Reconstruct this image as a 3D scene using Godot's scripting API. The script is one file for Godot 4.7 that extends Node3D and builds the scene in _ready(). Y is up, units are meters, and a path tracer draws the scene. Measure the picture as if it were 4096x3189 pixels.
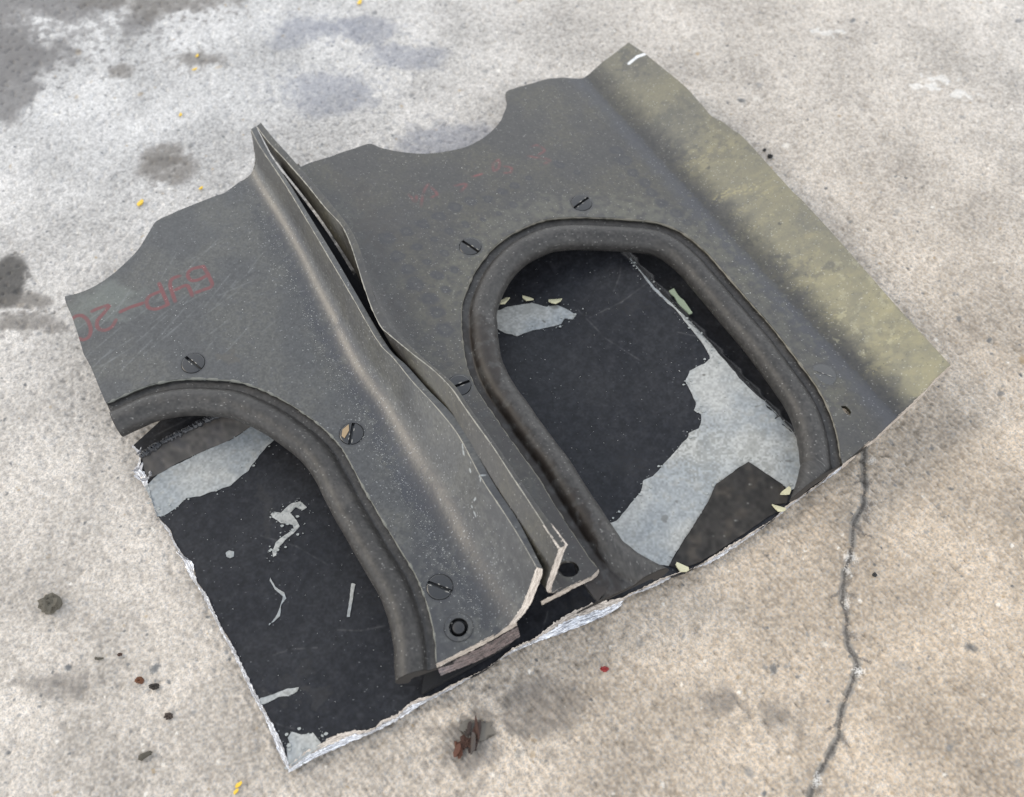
extends Node3D
# A cut-off fragment of beaded aluminium structure on a concrete floor. Plan coordinates below are
# millimetres on the floor (x to the right, z towards the viewer), heights are millimetres above it.

const LEFT_TOP := [-168.69, -33.88, -162.4, -35.84, -157.02, -39.56, -152.36, -44.37, -147.94, -50.68, -144.59, -57.11, -142.8, -62.94, -141.74, -66.62, -141.21, -68.48, -139.56, -70.7, -131.12, -76.24, -122.97, -80.7, -115.22, -84.44]
const LEFT_BEND := [-103.2, -94.07, -96.54, -82.55, -86.33, -65.7, -77.77, -50.3, -69.29, -32.79, -61.97, -18.69, -61.15, -15.43, -53.48, -0.12, -44.74, 12.16, -37.84, 24, -30.49, 39.33, -23.61, 50.25, -17.44, 60.8, -12.43, 70.51, 1.75, 92.91]
const LEFT_END := [1.73, 92.83, -2.37, 95.12, -8.68, 98.76, -15.83, 102.36, -22.68, 105.91]
const LEFT_HOLE := [-143.26, 12.84, -137.62, 9.59, -131.4, 6.32, -123.37, 3.97, -114, 2.97, -104.4, 3.46, -96.83, 4.59, -87.95, 8.05, -79.55, 12.66, -72.23, 17.79, -65.52, 23.13, -59.87, 28.94, -55.84, 34.63, -50.58, 44.07, -45.5, 52.71, -34.77, 69.84, -30.65, 76.33, -27.51, 83.17, -24.87, 90.79, -23.2, 98.22, -22.45, 105.91]
const LEFT_SIDE := [-168.69, -33.88, -167.43, -30.8, -163.66, -24.03, -159.11, -14.78, -155.64, -7.68, -151.7, -1.95, -148.23, 4.28, -143.65, 12.23]
const LEFT_TIP := [-104.69, -107.04, 34, -99.63, -97.16, 34.12, -87.97, -78.23, 34.25, -78.08, -60.95, 34.38, -67.29, -41.69, 34.5, -57.05, -23.43, 34.62, -46.13, -3.61, 34.75, -40.01, 3.83, 34.88, -32.9, 13.46, 35, -25.52, 22.25, 35.12, -19.85, 29.67, 35.25, -16.28, 35.27, 35.38, -12.24, 43.44, 35.5, -8.3, 51.4, 35.62, -2.61, 60.68, 35.75, 2.92, 70.17, 35.88, 8.25, 80.3, 36]
const LEFT_BACK := [-102.95, -108.8, 34, -95.69, -93.92, 34.12, -84.84, -75.91, 34.25, -74.42, -58.02, 34.38, -63.83, -39.59, 34.5, -54.93, -23.4, 34.62, -42.37, -1.12, 34.75, -35.27, 6.88, 34.88, -27.76, 16.42, 35, -20, 25.13, 35.12, -15.4, 31.93, 35.25, -11.86, 38.57, 35.38, -7.9, 46.66, 35.5, -3.58, 54.54, 35.62, 2.02, 63.72, 35.75, 6.53, 73.1, 35.88, 10.03, 80.78, 36]
const RIGHT_BASE := [-92.17, -90.47, -71.92, -60.12, -54.29, -28.5, -40.01, -1.02, -30.16, 17.69, -21.48, 35.06, -11.93, 55.74, -1.82, 72.41, 9.49, 88.18]
const RIGHT_TOP := [-93.27, -88.85, -84.86, -93.17, -84.89, -93.21, -79.98, -96.59, -74.35, -99.37, -68.72, -102.59, -63.02, -105.67, -58.1, -107.97, -53.44, -105.89, -47.33, -104.24, -40.08, -103.41, -32.89, -103.76, -25.72, -105.3, -18.55, -108.23, -13.16, -112.22, -8.34, -117.71, -4.69, -124.13, -2.55, -131.48, -1.93, -135.65, -2.4, -142.14, 2.18, -145.41, 9.26, -148.93, 15.74, -151.87, 22.24, -153.17, 26.77, -152.99, 30.65, -152.68, 32.94, -153.77, 35.25, -155.68, 40.49, -159.74, 46.35, -163.29, 51.88, -166.93]
const RIGHT_SIDE := [51.88, -166.93, 58.12, -159.43, 65.6, -149.17, 73.44, -138.28, 79.29, -127.8, 83.45, -120.15, 87.25, -116.63, 91.41, -110.92, 95.04, -106.46, 110.07, -79.05, 113.66, -73.51, 124.35, -54.21, 133.97, -35.98, 144.45, -16.44, 154.98, 2.3]
const RIGHT_END := [154.98, 2.3, 149.12, 6.64, 142.01, 13.31, 135.22, 18.73, 130.01, 23.6, 125.23, 27.6, 120.62, 30.91, 112.57, 38.04]
const RIGHT_HOLE := [27.8, 77.24, 24.65, 73.25, 16.17, 58.58, 13.88, 54.4, 8.72, 44.8, 3.4, 36.58, -1.57, 28.72, -5.63, 21.82, -9.25, 15.96, -12.96, 8.77, -15.74, 0.76, -17.28, -8.13, -18.05, -16.64, -18.15, -25.79, -15.6, -36.71, -10.79, -48.08, -3.57, -57.99, 4.6, -64.73, 13.66, -69.42, 24.28, -71.29, 36.42, -71.41, 47.81, -71.08, 57.62, -69.98, 64.95, -66.75, 70.57, -62, 76.56, -54.4, 81.57, -45.97, 89.44, -32.33, 97.62, -18.33, 104.65, -4, 109.73, 7.38, 112.21, 16.9, 113.12, 26.94, 112.63, 35.23]
const RIGHT_CUT := [9.49, 88.18, 15.96, 84.67, 20.62, 81.94, 25.79, 79.41, 27.8, 77.24]
const RIGHT_TIP := [-101.87, -106.58, 36, -95.63, -97.39, 36.24, -87.33, -86.83, 36.48, -77.89, -74.29, 36.71, -69.96, -62.92, 36.95, -63, -54.03, 37.19, -58.95, -45.4, 37.43, -55.37, -34.97, 37.67, -52.52, -26.16, 37.9, -48.52, -15.02, 38.14, -44.86, -7.32, 38.38, -42.06, -4.05, 38.62, -32.93, 4.66, 38.86, -25.6, 11.38, 39.1, -19.4, 18.51, 39.33, -14.79, 26.02, 39.57, -9.8, 33.9, 39.81, -4.94, 41.57, 40.05, 0.26, 50.6, 40.29, 5.76, 59.87, 40.52, 10.64, 68.36, 40.76, 14.95, 76.13, 41]
const RIGHT_BACK := [-100.35, -108.58, 36, -94.16, -99.74, 36.24, -87.2, -90.7, 36.48, -74.41, -73.49, 36.71, -66.6, -62.87, 36.95, -60.19, -53.28, 37.19, -56.23, -45.35, 37.43, -52.69, -34.93, 37.67, -50.5, -27.44, 37.9, -47.18, -18.17, 38.14, -43.01, -10.39, 38.38, -41.19, -6.49, 38.62, -29.86, 5.89, 38.86, -23.08, 12.57, 39.1, -18.2, 17.67, 39.33, -13.34, 26.03, 39.57, -8.37, 33.91, 39.81, -2.58, 43.18, 40.05, 3.04, 52.68, 40.29, 8.03, 60.89, 40.52, 12.02, 66.92, 40.76, 17.42, 75.21, 41]
const SKIN_LEFT_IN := [-138.72, 20.29, -135.04, 23.94, -134.67, 28.71, -131.86, 32.26, -129.92, 36.93, -124.67, 48.33, -119.62, 53.36, -116.7, 58.3, -113.4, 62.64, -109.91, 65.33, -112.92, 63.98, -109.56, 65.86, -106.69, 72.7, -103.03, 76.86, -96.46, 87.49, -89.07, 98.27, -81.75, 110.07, -77.12, 116.95, -73.15, 122.78, -68.41, 131.97]
const SKIN_LEFT_OUT := [-140.47, 19.7, -137.31, 23.36, -137.04, 27.56, -139.01, 29.91, -134.87, 34.65, -129.62, 39.91, -126.25, 46.77, -122.1, 52.39, -118.63, 57.37, -115.91, 61.2, -113.13, 65.51, -118.86, 59, -113.46, 66.57, -107.09, 74.5, -99.9, 85.26, -93.59, 94.7, -87.93, 103.87, -83.63, 110.92, -79.6, 116.44, -75.21, 125.43, -71.24, 131.57, -68.94, 133.74]
const SKIN_LOW_IN := [-68.41, 131.97, -64.23, 128.52, -59.04, 125.48, -55.57, 123.29, -51.07, 121.98, -44.2, 121.34, -40.24, 118.45, -35.27, 116.22, -31.27, 112.6, -26.18, 111.25, -20.2, 108.28, -16.02, 106.21, -7.59, 102.03, -0.01, 96.36, 6.72, 93.01, 11.58, 89.62, 18.95, 84.73, 25.38, 81.77, 30.3, 80.79, 36.24, 79.32, 43.8, 75.81, 51.44, 72.26, 61.12, 68.96, 64.76, 67.15, 70.6, 63.51, 81.89, 56.67, 90.6, 51.38, 95.77, 46.57, 102.48, 42.24, 109.37, 37.28, 118.9, 29.11]
const SKIN_LOW_OUT := [-68.94, 133.74, -60.05, 129, -51.19, 125.08, -39.96, 120.22, -30.93, 114.83, -26.36, 112.1, -21.74, 109.81, -12.41, 104.48, -2.93, 98.59, 6.7, 94.05, 16.43, 90.68, 26.27, 86.79, 31.24, 84.57, 35.78, 81.84, 38.93, 78.31, 46.51, 75.54, 55.79, 70.95, 64.03, 67.87, 68.18, 66.32, 77.34, 60.53, 88.38, 53.02, 96.94, 46.44, 105.56, 40.31, 117.28, 32.07]
const PATCH_LARGE := [47.21, -59.56, 51.29, -51.88, 60.1, -39.23, 68.96, -29.03, 77.51, -14.29, 87.14, 0.87, 95.86, 10.82, 101.32, 17.83, 103.14, 30.66, 101.11, 40.02, 97.37, 40.91, 95.16, 39, 89.55, 34.81, 83.98, 30.4, 79.74, 33.02, 74.07, 37.02, 72.13, 38.01, 68.41, 45.07, 64.21, 51.65, 58.98, 59.21, 53.23, 68.17, 47.32, 67.61, 36.7, 61.71, 33.13, 52.49, 36.24, 51.42, 41.74, 44.8, 45.08, 40.88, 46.94, 36.33, 50.18, 34.64, 54.18, 30.03, 59.33, 24.37, 63.34, 19.96, 64.04, 17.69, 68.34, 16.25, 69.34, 10.49, 67.08, 9.14, 68.1, 6.26, 65.01, -1.79, 64.51, -2.79, 66.27, -7.43, 72.11, -9.89, 74.77, -11.84, 72.84, -17.8, 67.21, -27.46, 63.43, -34.65, 55.25, -43.91, 49.93, -54.27]
const PATCH_SMALL := [-12.92, -30.71, -9.63, -36.1, -1.76, -39.66, 8.06, -41.34, 13.31, -39.32, 17.82, -39.5, 21.51, -37.47, 25.16, -34.58, 23.63, -32.96, 20.67, -33.59, 19.12, -31.05, 16.13, -30.29, 7.93, -28.64, 1.98, -26.05, -2.47, -26.99, -6.2, -29.73]
const PATCH_PALE := [-130.91, 36.99, -127.84, 42.17, -124.61, 48.39, -122.52, 48.41, -118.84, 45.64, -115.85, 41.71, -110.78, 40.61, -100.84, 36.69, -94.76, 30.93, -91.34, 24.46, -86.78, 17.87, -83.57, 17.6, -80.76, 13.66, -91.04, 9.84, -96.11, 12.88, -102.96, 18.31, -110.99, 22.46, -120.87, 27.73, -127.52, 32.37]
const PATCH_CORNER := [-69.83, 127.22, -68.66, 125.47, -69.78, 123.71, -69.03, 122.16, -65.75, 122.62, -62.12, 121.97, -61.07, 123.3, -59.28, 125.07, -59.38, 126.39, -64.1, 129.42, -67.92, 131.99, -69.48, 130.26]
const PATCH_STREAK := [-80.53, 111.96, -75.13, 109.91, -71.99, 108.54, -68.26, 108.09, -68.61, 109.25, -71.25, 110.85, -74.08, 110.84, -78.5, 113.11, -80.08, 113.56]
const SCRAPE_HOOK := [-84.66, 48.18, -82.68, 47.36, -81.09, 47.65, -77.87, 44.03, -74.83, 43.21, -72.25, 45.48, -73.43, 46.6, -76.15, 45.45, -77.98, 47.68, -75.08, 50.48, -73.8, 52.7, -75.56, 55.43, -77.87, 57.58, -80.11, 60.27, -80.74, 63.48, -81.94, 64, -82.2, 61.86, -81.32, 58.64, -78.57, 55.95, -75.74, 53.78, -76.44, 52.13, -80.63, 51.54, -84, 49.3]
const SCRAPE_TAIL := [-81.79, 71.37, -79.9, 74.49, -76.67, 76.57, -75.44, 78.63, -77.12, 81.15, -76.95, 84.67, -78.89, 86.9, -80.51, 87.63, -78.61, 85.16, -77.56, 81.65, -76.99, 78.11, -79.78, 75.53, -81.91, 72.41]
const SCRAPE_SHORT := [-54.1, 73.64, -52.83, 73.91, -53.14, 76.22, -53.35, 79.79, -53.65, 85.07, -54.63, 85.06, -54.33, 79.78, -54.13, 76.21]
const SCRAPE_DOT := [-98.37, 62.54, -97.23, 61.64, -95.67, 61.87, -95.42, 63.63, -96.61, 64.16, -97.93, 63.77]
const FLAP := [94.98, 39.29, 89.39, 35.1, 83.83, 30.69, 79.6, 33.32, 73.94, 37.3, 72, 38.3, 68.28, 45.35, 64.09, 51.92, 58.87, 59.47, 53.16, 68.15, 57.01, 69.48, 63.67, 66.92, 70.55, 62.76, 79.7, 56.97, 87.93, 51.16, 91.73, 49.04, 90.51, 46.37, 95.68, 45.84, 96.44, 43.72]
const STRIP_UP := [-132.32, 27.67, -127.5, 23.58, -120.8, 19.17, -111.03, 13.21, -102.42, 9.3, -96.7, 7.51]
const STRIP_LOW := [-130.89, 34.14, -125.56, 31.27, -120.83, 27.78, -110.95, 22.51, -102.93, 18.37, -96.08, 12.93]
const CHIP := [-3.25, -41.1, 6.19, -42.62, 16.93, -40.75, 32.14, 56.1, 57.23, 69.45, 92.53, 48.33, 96.07, 42.05]
const LONG_CHIP := [63.28, -47.38, 70.04, -35.73]
const CRACK := [131.19, 11.5, 126.9, 27.83, 123.87, 42.77, 119.54, 50.06, 118.14, 54.63, 116, 63.6, 112.46, 70.47, 110.54, 78.43, 111.06, 85.62, 110.04, 94.96, 111.22, 101.24, 109.13, 106.82, 105.15, 113.93, 102.26, 121.42, 98.52, 127.69, 94.16, 134.86, 90.51, 141.36]
const LEFT_SCREW := [-114.84, -3.28, -54.97, 26.12, -22.43, 81.4]
const LEFT_SLOT := [-117.56, -5.61, -54.75, 23.24, -25.78, 80.03]
const RIGHT_SCREW := [28.13, -78.75, -15.58, -54.11, -18, 9.62, 112.14, 1.35]
const RIGHT_SLOT := [30.06, -80.5, -16.61, -54.99, -17.06, 9.2, 110.25, 0.48]
const PIN := [-16.13, 94.43]
const DIMPLE := [-102.45, -5.94]
const PIT := [118.02, 15.98]
const END_HOLE := [18.24, 77.34]
const INK_BE := [-118.28, -47.38, -115.63, -43.12, -113.46, -38.22, -116.51, -36.2, -119.37, -34.87]
const INK_BE_LOOP := [-118.28, -47.38, -122.6, -46.03, -123.56, -43.24, -121.74, -40.77, -118.97, -41.08, -115.68, -43.47]
const INK_U := [-126.61, -42.94, -129.2, -41.58, -129.5, -38.46, -126.22, -30.89]
const INK_U_ARM := [-127.17, -36.36, -123.59, -38.37, -121.95, -36.97, -120.26, -33.52]
const INK_ER := [-133.91, -39.56, -128.77, -29.58]
const INK_ER_LOOP := [-132.66, -35.75, -136.21, -33.75, -137.16, -31.39, -135.76, -28.33, -132.86, -27.61, -128.77, -29.58]
const INK_DASH := [-146.2, -26.46, -142.99, -28.43, -138.37, -30.39]
const INK_TWO := [-156.83, -26.94, -154.61, -28.26, -151, -29.55, -152.03, -26.54, -153.96, -22.57, -152.98, -19.26, -150.3, -18.25, -147.89, -19.85, -147.12, -22.81]
const INK_NOUGHT := [-163.51, -23.37, -162.7, -24.69, -160.28, -24.99, -157.55, -22.62, -155.59, -18.64, -155.7, -15.38, -157.6, -14.11, -158.84, -14.78]
const FAINT_A := [-40.58, -80.52, -38.04, -76.67, -37.63, -79.86]
const FAINT_B := [-33.28, -86.48, -34.85, -82.38, -35.61, -74.42]
const FAINT_C := [-32.04, -84.92, -29.53, -81.02, -31.79, -79.33]
const FAINT_D := [-22.69, -86.16, -18, -87.19, -20.24, -83.05]
const FAINT_E := [-15.74, -91.38, -11.91, -93.21]
const FAINT_F := [-7.51, -99.25, -5.12, -101.47, -5.09, -96.86, -7.16, -95.09, -7.5, -98.41]
const FAINT_G := [-2.99, -97.79, 0.01, -97.1, -0.28, -94.59, -2.97, -94.05]
const FAINT_H := [7.63, -109.36, 10.7, -110.81, 13.72, -107.93, 11.24, -105.24]
const FAINT_I := [6.97, -104.18, 10.61, -103.51, 16.05, -102.5, 13.59, -100.26]
const SPOT := [-47.68, -57.07, 4.17, -40.6, -61.12, 3.28, -34.57, -65.17, 3.28, -28.47, -69.28, 3.28, -22.3, -74.22, 3.58, -16.01, -77.65, 3.28, -9.33, -79.54, 2.68, -3.8, -83.79, 2.68, 1.51, -87.28, 2.68, -36.21, -53.08, 2.68, -29.68, -57.44, 1.79, -24.18, -61.81, 2.38, -17.73, -65.51, 2.09, -11.19, -68.48, 1.49, -4.88, -71.86, 1.49, 0.62, -76.81, 2.09, -38.94, -42.07, 3.58, -31.95, -45.94, 2.09, -25.46, -50.57, 2.09, -35.81, -35.11, 4.47, -27.8, -39.65, 2.98, -30.58, -28.36, 4.17, -24.24, -32.75, 2.38, -27.08, -22.35, 3.58, -24.1, -14.44, 4.17, -21.29, -42.76, 2.38, -43.2, -48.4, 3.58, 6.87, -91.62, 1.79, 43.81, -109.39, 3.58, 46.53, -103.52, 4.17, 49.77, -96.92, 2.98, 54.22, -91.32, 3.28, 56.81, -85.71, 3.28, 60.55, -80.23, 3.28, 66.02, -74.9, 3.28, 69.72, -70.35, 2.38, 19.62, -99.71, 2.98, 26.75, -95.86, 1.79]
const BACKING := [-27.79, 105.15, -28.43, 110.73, -15.86, 104.02, -6.5, 98.98, -0.78, 95.67, 1.96, 89.52, -4.79, 85.41, -24.37, 96.91]
const SEAL_EXT_A := [52.05, 92.75, 45.14, 88.66, 38.12, 84.81, 32.74, 81.52]
const SEAL_CUT_A := [24.45, 88.35, 52.34, 75.24]
const SEAL_CUT_B := [95.79, 48.76, 114.67, 35.9]
const SEAL_EXT_B := [112.22, 39.48, 109.65, 46.65, 106.5, 53.66, 103.12, 60.51]
const SEAL_EXT_L := [-21.93, 110.53, -22.22, 117.45]
const SEAL_CUT_L := [-34.78, 110.42, -21.49, 106.08]
const SCRATCH_TOP := [51.39, -155.97, 54.95, -158.42, 58.4, -158.96]
const TORN := [-135.06, 31.3, -133.44, 34.23, -133.15, 30.14, -134.82, 24.2, -130.67, 34.84, -129.4, 33.11]
const PEBBLE := [-156.34, 79.29]
const BARK := [-13.39, 121.73, -16.26, 127.99, -7.85, 119.8]
const TWIG := [-116.77, 129.44, -115.09, 128.19, -112.75, 127.21]
const TWIG_B := [-137.49, 97.51, -135.99, 97.75, -134.29, 97.53]
const CRUMB := [-121.29, 104.84, -116.05, 106.84, -109.65, 116.25, -129.42, 96.34]
const PETAL := [-159.76, -98.27, -134.72, -106.6, -150.02, -189.94, -149.63, -180.65, -75.09, -226.76, -84.28, 137, -84.76, 138.76, -151.26, -150.93]
const RED := [30, 101.82]
const GRIT := [112.65, -120.52, 110.66, -124.15, 122.74, 70.63]
const STAIN := [-245.45, -236.76, 66, 39.6, -245.36, -182.79, 21, 30, -173.39, -231.36, 34, 10.08, -152.13, -187.73, 12.4, 6.24, -185.55, -180.82, 5.2, 4.8, -151.07, -118.04, 9.6, 8.16, -155.8, -127.03, 8, 6, -98.35, -208.83, 18, 9.6, -73.14, -207.55, 18, 8.64, -85.26, -166.75, 26, 12, -53.8, -188.05, 18, 8.64, -208.02, -55.57, 6.8, 10.8, -196.16, -48.34, 14, 3.36, -197.08, -36.87, 16, 5.28, -27.58, -133.03, 24, 12, -13.55, 124.05, 12, 10.8, 67.06, 111.4, 7.2, 5.28, 5.66, 116.97, 12, 9.6, -151.58, 105.9, 12, 4.8, 82.67, 117.29, 10, 7.2]
const FOLD := [32.38, -154.02, 135.26, 18.41]
const RIDGE := [44.47, -64.11, 100.70, 19.37]

var rng := RandomNumberGenerator.new()
var wobble := FastNoiseLite.new()
var fragment: Node3D

# ------------------------------------------------------------------ mesh builder
class MB:
	var v := PackedVector3Array()
	var n := PackedVector3Array()
	var uv := PackedVector2Array()
	var ix := PackedInt32Array()
	func vert(p: Vector3, nn: Vector3, t: Vector2) -> int:
		v.append(p); n.append(nn); uv.append(t)
		return v.size() - 1
	func tri(a: int, b: int, c: int) -> void:
		var g := (v[b] - v[a]).cross(v[c] - v[a])
		if g.dot(n[a] + n[b] + n[c]) > 0.0:
			ix.append(a); ix.append(c); ix.append(b)
		else:
			ix.append(a); ix.append(b); ix.append(c)
	func flat(a: Vector3, b: Vector3, c: Vector3, ua := Vector2.ZERO, ub := Vector2.ZERO, uc := Vector2.ZERO) -> void:
		var g := (b - a).cross(c - a)
		if g.length_squared() < 1e-24:
			return
		g = g.normalized()
		var i := vert(a, g, ua)
		vert(b, g, ub); vert(c, g, uc)
		tri(i, i + 1, i + 2)
	func quad(a: Vector3, b: Vector3, c: Vector3, d: Vector3) -> void:
		flat(a, b, c); flat(a, c, d)
	# rows of points joined into a smooth surface
	func grid(rows: Array, uvs: Array, faceted := false) -> void:
		var m := rows.size()
		var k: int = rows[0].size()
		if faceted:
			for i in m - 1:
				for j in k - 1:
					flat(rows[i][j], rows[i + 1][j], rows[i + 1][j + 1], uvs[i][j], uvs[i + 1][j], uvs[i + 1][j + 1])
					flat(rows[i][j], rows[i + 1][j + 1], rows[i][j + 1], uvs[i][j], uvs[i + 1][j + 1], uvs[i][j + 1])
			return
		var base := v.size()
		for i in m:
			for j in k:
				var du: Vector3 = rows[mini(i + 1, m - 1)][j] - rows[maxi(i - 1, 0)][j]
				var dv: Vector3 = rows[i][mini(j + 1, k - 1)] - rows[i][maxi(j - 1, 0)]
				var g := du.cross(dv)
				vert(rows[i][j], g.normalized() if g.length_squared() > 1e-26 else Vector3.UP, uvs[i][j])
		for i in m - 1:
			for j in k - 1:
				var a := base + i * k + j
				tri(a, a + k, a + k + 1)
				tri(a, a + k + 1, a + 1)
	func mesh() -> ArrayMesh:
		var arr := []
		arr.resize(Mesh.ARRAY_MAX)
		arr[Mesh.ARRAY_VERTEX] = v
		arr[Mesh.ARRAY_NORMAL] = n
		arr[Mesh.ARRAY_TEX_UV] = uv
		arr[Mesh.ARRAY_INDEX] = ix
		var am := ArrayMesh.new()
		am.add_surface_from_arrays(Mesh.PRIMITIVE_TRIANGLES, arr)
		return am

# ------------------------------------------------------------------ painted surfaces (colour, grain, print, wear)
class Canvas:
	var side: int
	var org: Vector2
	var span: float
	var rgb := PackedByteArray()
	var hgt := PackedByteArray()
	func _init(s: int, o: Vector2, w: float) -> void:
		side = s; org = o; span = w
		rgb.resize(s * s * 3)
		hgt.resize(s * s)
	func uv(p: Vector2) -> Vector2:
		return (p - org) / span
	func noise(kind: int, freq: float, oct: int, seed_n: int, seamless := false) -> PackedByteArray:
		var f := FastNoiseLite.new()
		f.noise_type = kind
		f.frequency = freq
		f.fractal_type = FastNoiseLite.FRACTAL_FBM if oct > 1 else FastNoiseLite.FRACTAL_NONE
		f.fractal_octaves = oct
		f.seed = seed_n
		var im := f.get_seamless_image(side, side) if seamless else f.get_image(side, side)
		im.convert(Image.FORMAT_L8)
		return im.get_data()
	func mix_px(i: int, c: Color, k: float) -> void:
		var j := i * 3
		rgb[j] = int(lerpf(rgb[j], c.r * 255.0, k))
		rgb[j + 1] = int(lerpf(rgb[j + 1], c.g * 255.0, k))
		rgb[j + 2] = int(lerpf(rgb[j + 2], c.b * 255.0, k))
	# a soft-edged stain; grain breaks its edge up
	func blob(p: Vector2, rx: float, ry: float, turn: float, c: Color, k: float, grain: PackedByteArray, rough := 0.7, dh := 0.0) -> void:
		var q := uv(p) * side
		var ax := rx / span * side
		var ay := ry / span * side
		var r := int(maxf(ax, ay) * (1.05 + rough)) + 1
		var cs := cos(turn)
		var sn := sin(turn)
		for y in range(maxi(0, int(q.y) - r), mini(side, int(q.y) + r)):
			for x in range(maxi(0, int(q.x) - r), mini(side, int(q.x) + r)):
				var dx := x - q.x
				var dy := y - q.y
				var u := (dx * cs + dy * sn) / ax
				var w := (-dx * sn + dy * cs) / ay
				var i := y * side + x
				var d := sqrt(u * u + w * w) + (grain[i] / 255.0 - 0.5) * 2.0 * rough
				if d < 1.0:
					var s := clampf((1.0 - d) * 2.2, 0.0, 1.0)
					mix_px(i, c, s * s * (3.0 - 2.0 * s) * k)
					if dh != 0.0:
						hgt[i] = clampi(int(hgt[i] + dh * s), 0, 255)
	func stroke(pts: PackedVector2Array, width: float, c: Color, k: float, grain: PackedByteArray, dh := 0.0, rough := 0.8) -> void:
		var w := width / span * side * 0.5
		for s in pts.size() - 1:
			var a := uv(pts[s]) * side
			var b := uv(pts[s + 1]) * side
			var ab := b - a
			var l2 := maxf(ab.length_squared(), 1e-6)
			for y in range(maxi(0, int(minf(a.y, b.y) - w - 2)), mini(side, int(maxf(a.y, b.y) + w + 3))):
				for x in range(maxi(0, int(minf(a.x, b.x) - w - 2)), mini(side, int(maxf(a.x, b.x) + w + 3))):
					var p := Vector2(x, y)
					var t := clampf((p - a).dot(ab) / l2, 0.0, 1.0)
					var i := y * side + x
					var g := grain[i] / 255.0
					var d := (p - a - ab * t).length()
					if d < w + 1.0:
						var e := clampf(w + 1.0 - d, 0.0, 1.0) * k * clampf(1.0 - rough + g * rough * 1.6, 0.0, 1.0)
						mix_px(i, c, e)
						if dh != 0.0:
							hgt[i] = clampi(int(hgt[i] + dh * e), 0, 255)
	func ring(p: Vector2, r: float, width: float, dh: float, c: Color, k: float) -> void:
		var q := uv(p) * side
		var rr := r / span * side
		var w := width / span * side
		var e := int(rr + w) + 2
		for y in range(maxi(0, int(q.y) - e), mini(side, int(q.y) + e)):
			for x in range(maxi(0, int(q.x) - e), mini(side, int(q.x) + e)):
				var s := clampf(1.0 - absf(Vector2(x, y).distance_to(q) - rr) / w, 0.0, 1.0)
				if s > 0.0:
					var i := y * side + x
					hgt[i] = clampi(int(hgt[i] + dh * s), 0, 255)
					mix_px(i, c, s * k)
	func colour_map() -> ImageTexture:
		return ImageTexture.create_from_image(Image.create_from_data(side, side, false, Image.FORMAT_RGB8, rgb))
	func height_map() -> ImageTexture:
		return ImageTexture.create_from_image(Image.create_from_data(side, side, false, Image.FORMAT_L8, hgt))

# ------------------------------------------------------------------ small helpers
func P(a: Array) -> PackedVector2Array:          # millimetres -> plan points in metres
	var r := PackedVector2Array()
	for i in range(0, a.size(), 2):
		r.append(Vector2(a[i], a[i + 1]) * 0.001)
	return r

func P3(a: Array) -> PackedVector3Array:
	var r := PackedVector3Array()
	for i in range(0, a.size(), 3):
		r.append(Vector3(a[i], a[i + 2], a[i + 1]) * 0.001)
	return r

func spline3(p: PackedVector3Array, count: int) -> PackedVector3Array:   # resampled Catmull-Rom
	var dense := PackedVector3Array()
	for i in p.size() - 1:
		var a := p[maxi(i - 1, 0)]
		var d := p[mini(i + 2, p.size() - 1)]
		for s in 12:
			dense.append(p[i].cubic_interpolate(p[i + 1], a, d, s / 12.0))
	dense.append(p[p.size() - 1])
	var cum := PackedFloat32Array([0.0])
	for i in range(1, dense.size()):
		cum.append(cum[i - 1] + dense[i].distance_to(dense[i - 1]))
	var out := PackedVector3Array()
	var k := 0
	for i in count:
		var want := cum[cum.size() - 1] * i / (count - 1.0)
		while k < dense.size() - 2 and cum[k + 1] < want:
			k += 1
		out.append(dense[k].lerp(dense[k + 1], clampf((want - cum[k]) / maxf(cum[k + 1] - cum[k], 1e-9), 0.0, 1.0)))
	return out

func spline(p: PackedVector2Array, count: int) -> PackedVector2Array:
	var q := PackedVector3Array()
	for a in p:
		q.append(Vector3(a.x, 0, a.y))
	var out := PackedVector2Array()
	for a in spline3(q, count):
		out.append(Vector2(a.x, a.z))
	return out

func jag(p: PackedVector2Array, step: float, amp: float, salt: float, keep_ends := true) -> PackedVector2Array:   # a sawn or torn line
	var out := PackedVector2Array()
	var run := 0.0
	for i in p.size() - 1:
		var d := p[i + 1] - p[i]
		var k := maxi(1, int(ceil(d.length() / step)))
		var nn := Vector2(-d.y, d.x).normalized()
		for s in k:
			var q := p[i] + d * (s / float(k))
			var at := run + d.length() * s / k
			var off := (wobble.get_noise_2d(at * 900.0, salt) + 0.6 * wobble.get_noise_2d(at * 3100.0, salt + 50.0)) * amp
			if keep_ends and (i == 0 and s == 0):
				off = 0.0
			out.append(q + nn * off)
		run += d.length()
	out.append(p[p.size() - 1])
	return out

func rev(p: PackedVector2Array) -> PackedVector2Array:
	var q := p.duplicate()
	q.reverse()
	return q

func clean(p: PackedVector2Array) -> PackedVector2Array:
	var out := PackedVector2Array()
	for a in p:
		if out.is_empty() or out[out.size() - 1].distance_to(a) > 0.00008:
			out.append(a)
	if out[0].distance_to(out[out.size() - 1]) < 0.00008:
		out.remove_at(out.size() - 1)
	return out

func offset_line(p: PackedVector2Array, by: float) -> PackedVector2Array:
	var out := PackedVector2Array()
	for i in p.size():
		var d := (p[mini(i + 1, p.size() - 1)] - p[maxi(i - 1, 0)]).normalized()
		out.append(p[i] + Vector2(-d.y, d.x) * by)
	return out

func ss(t: float) -> float:
	t = clampf(t, 0.0, 1.0)
	return t * t * (3.0 - 2.0 * t)

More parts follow.
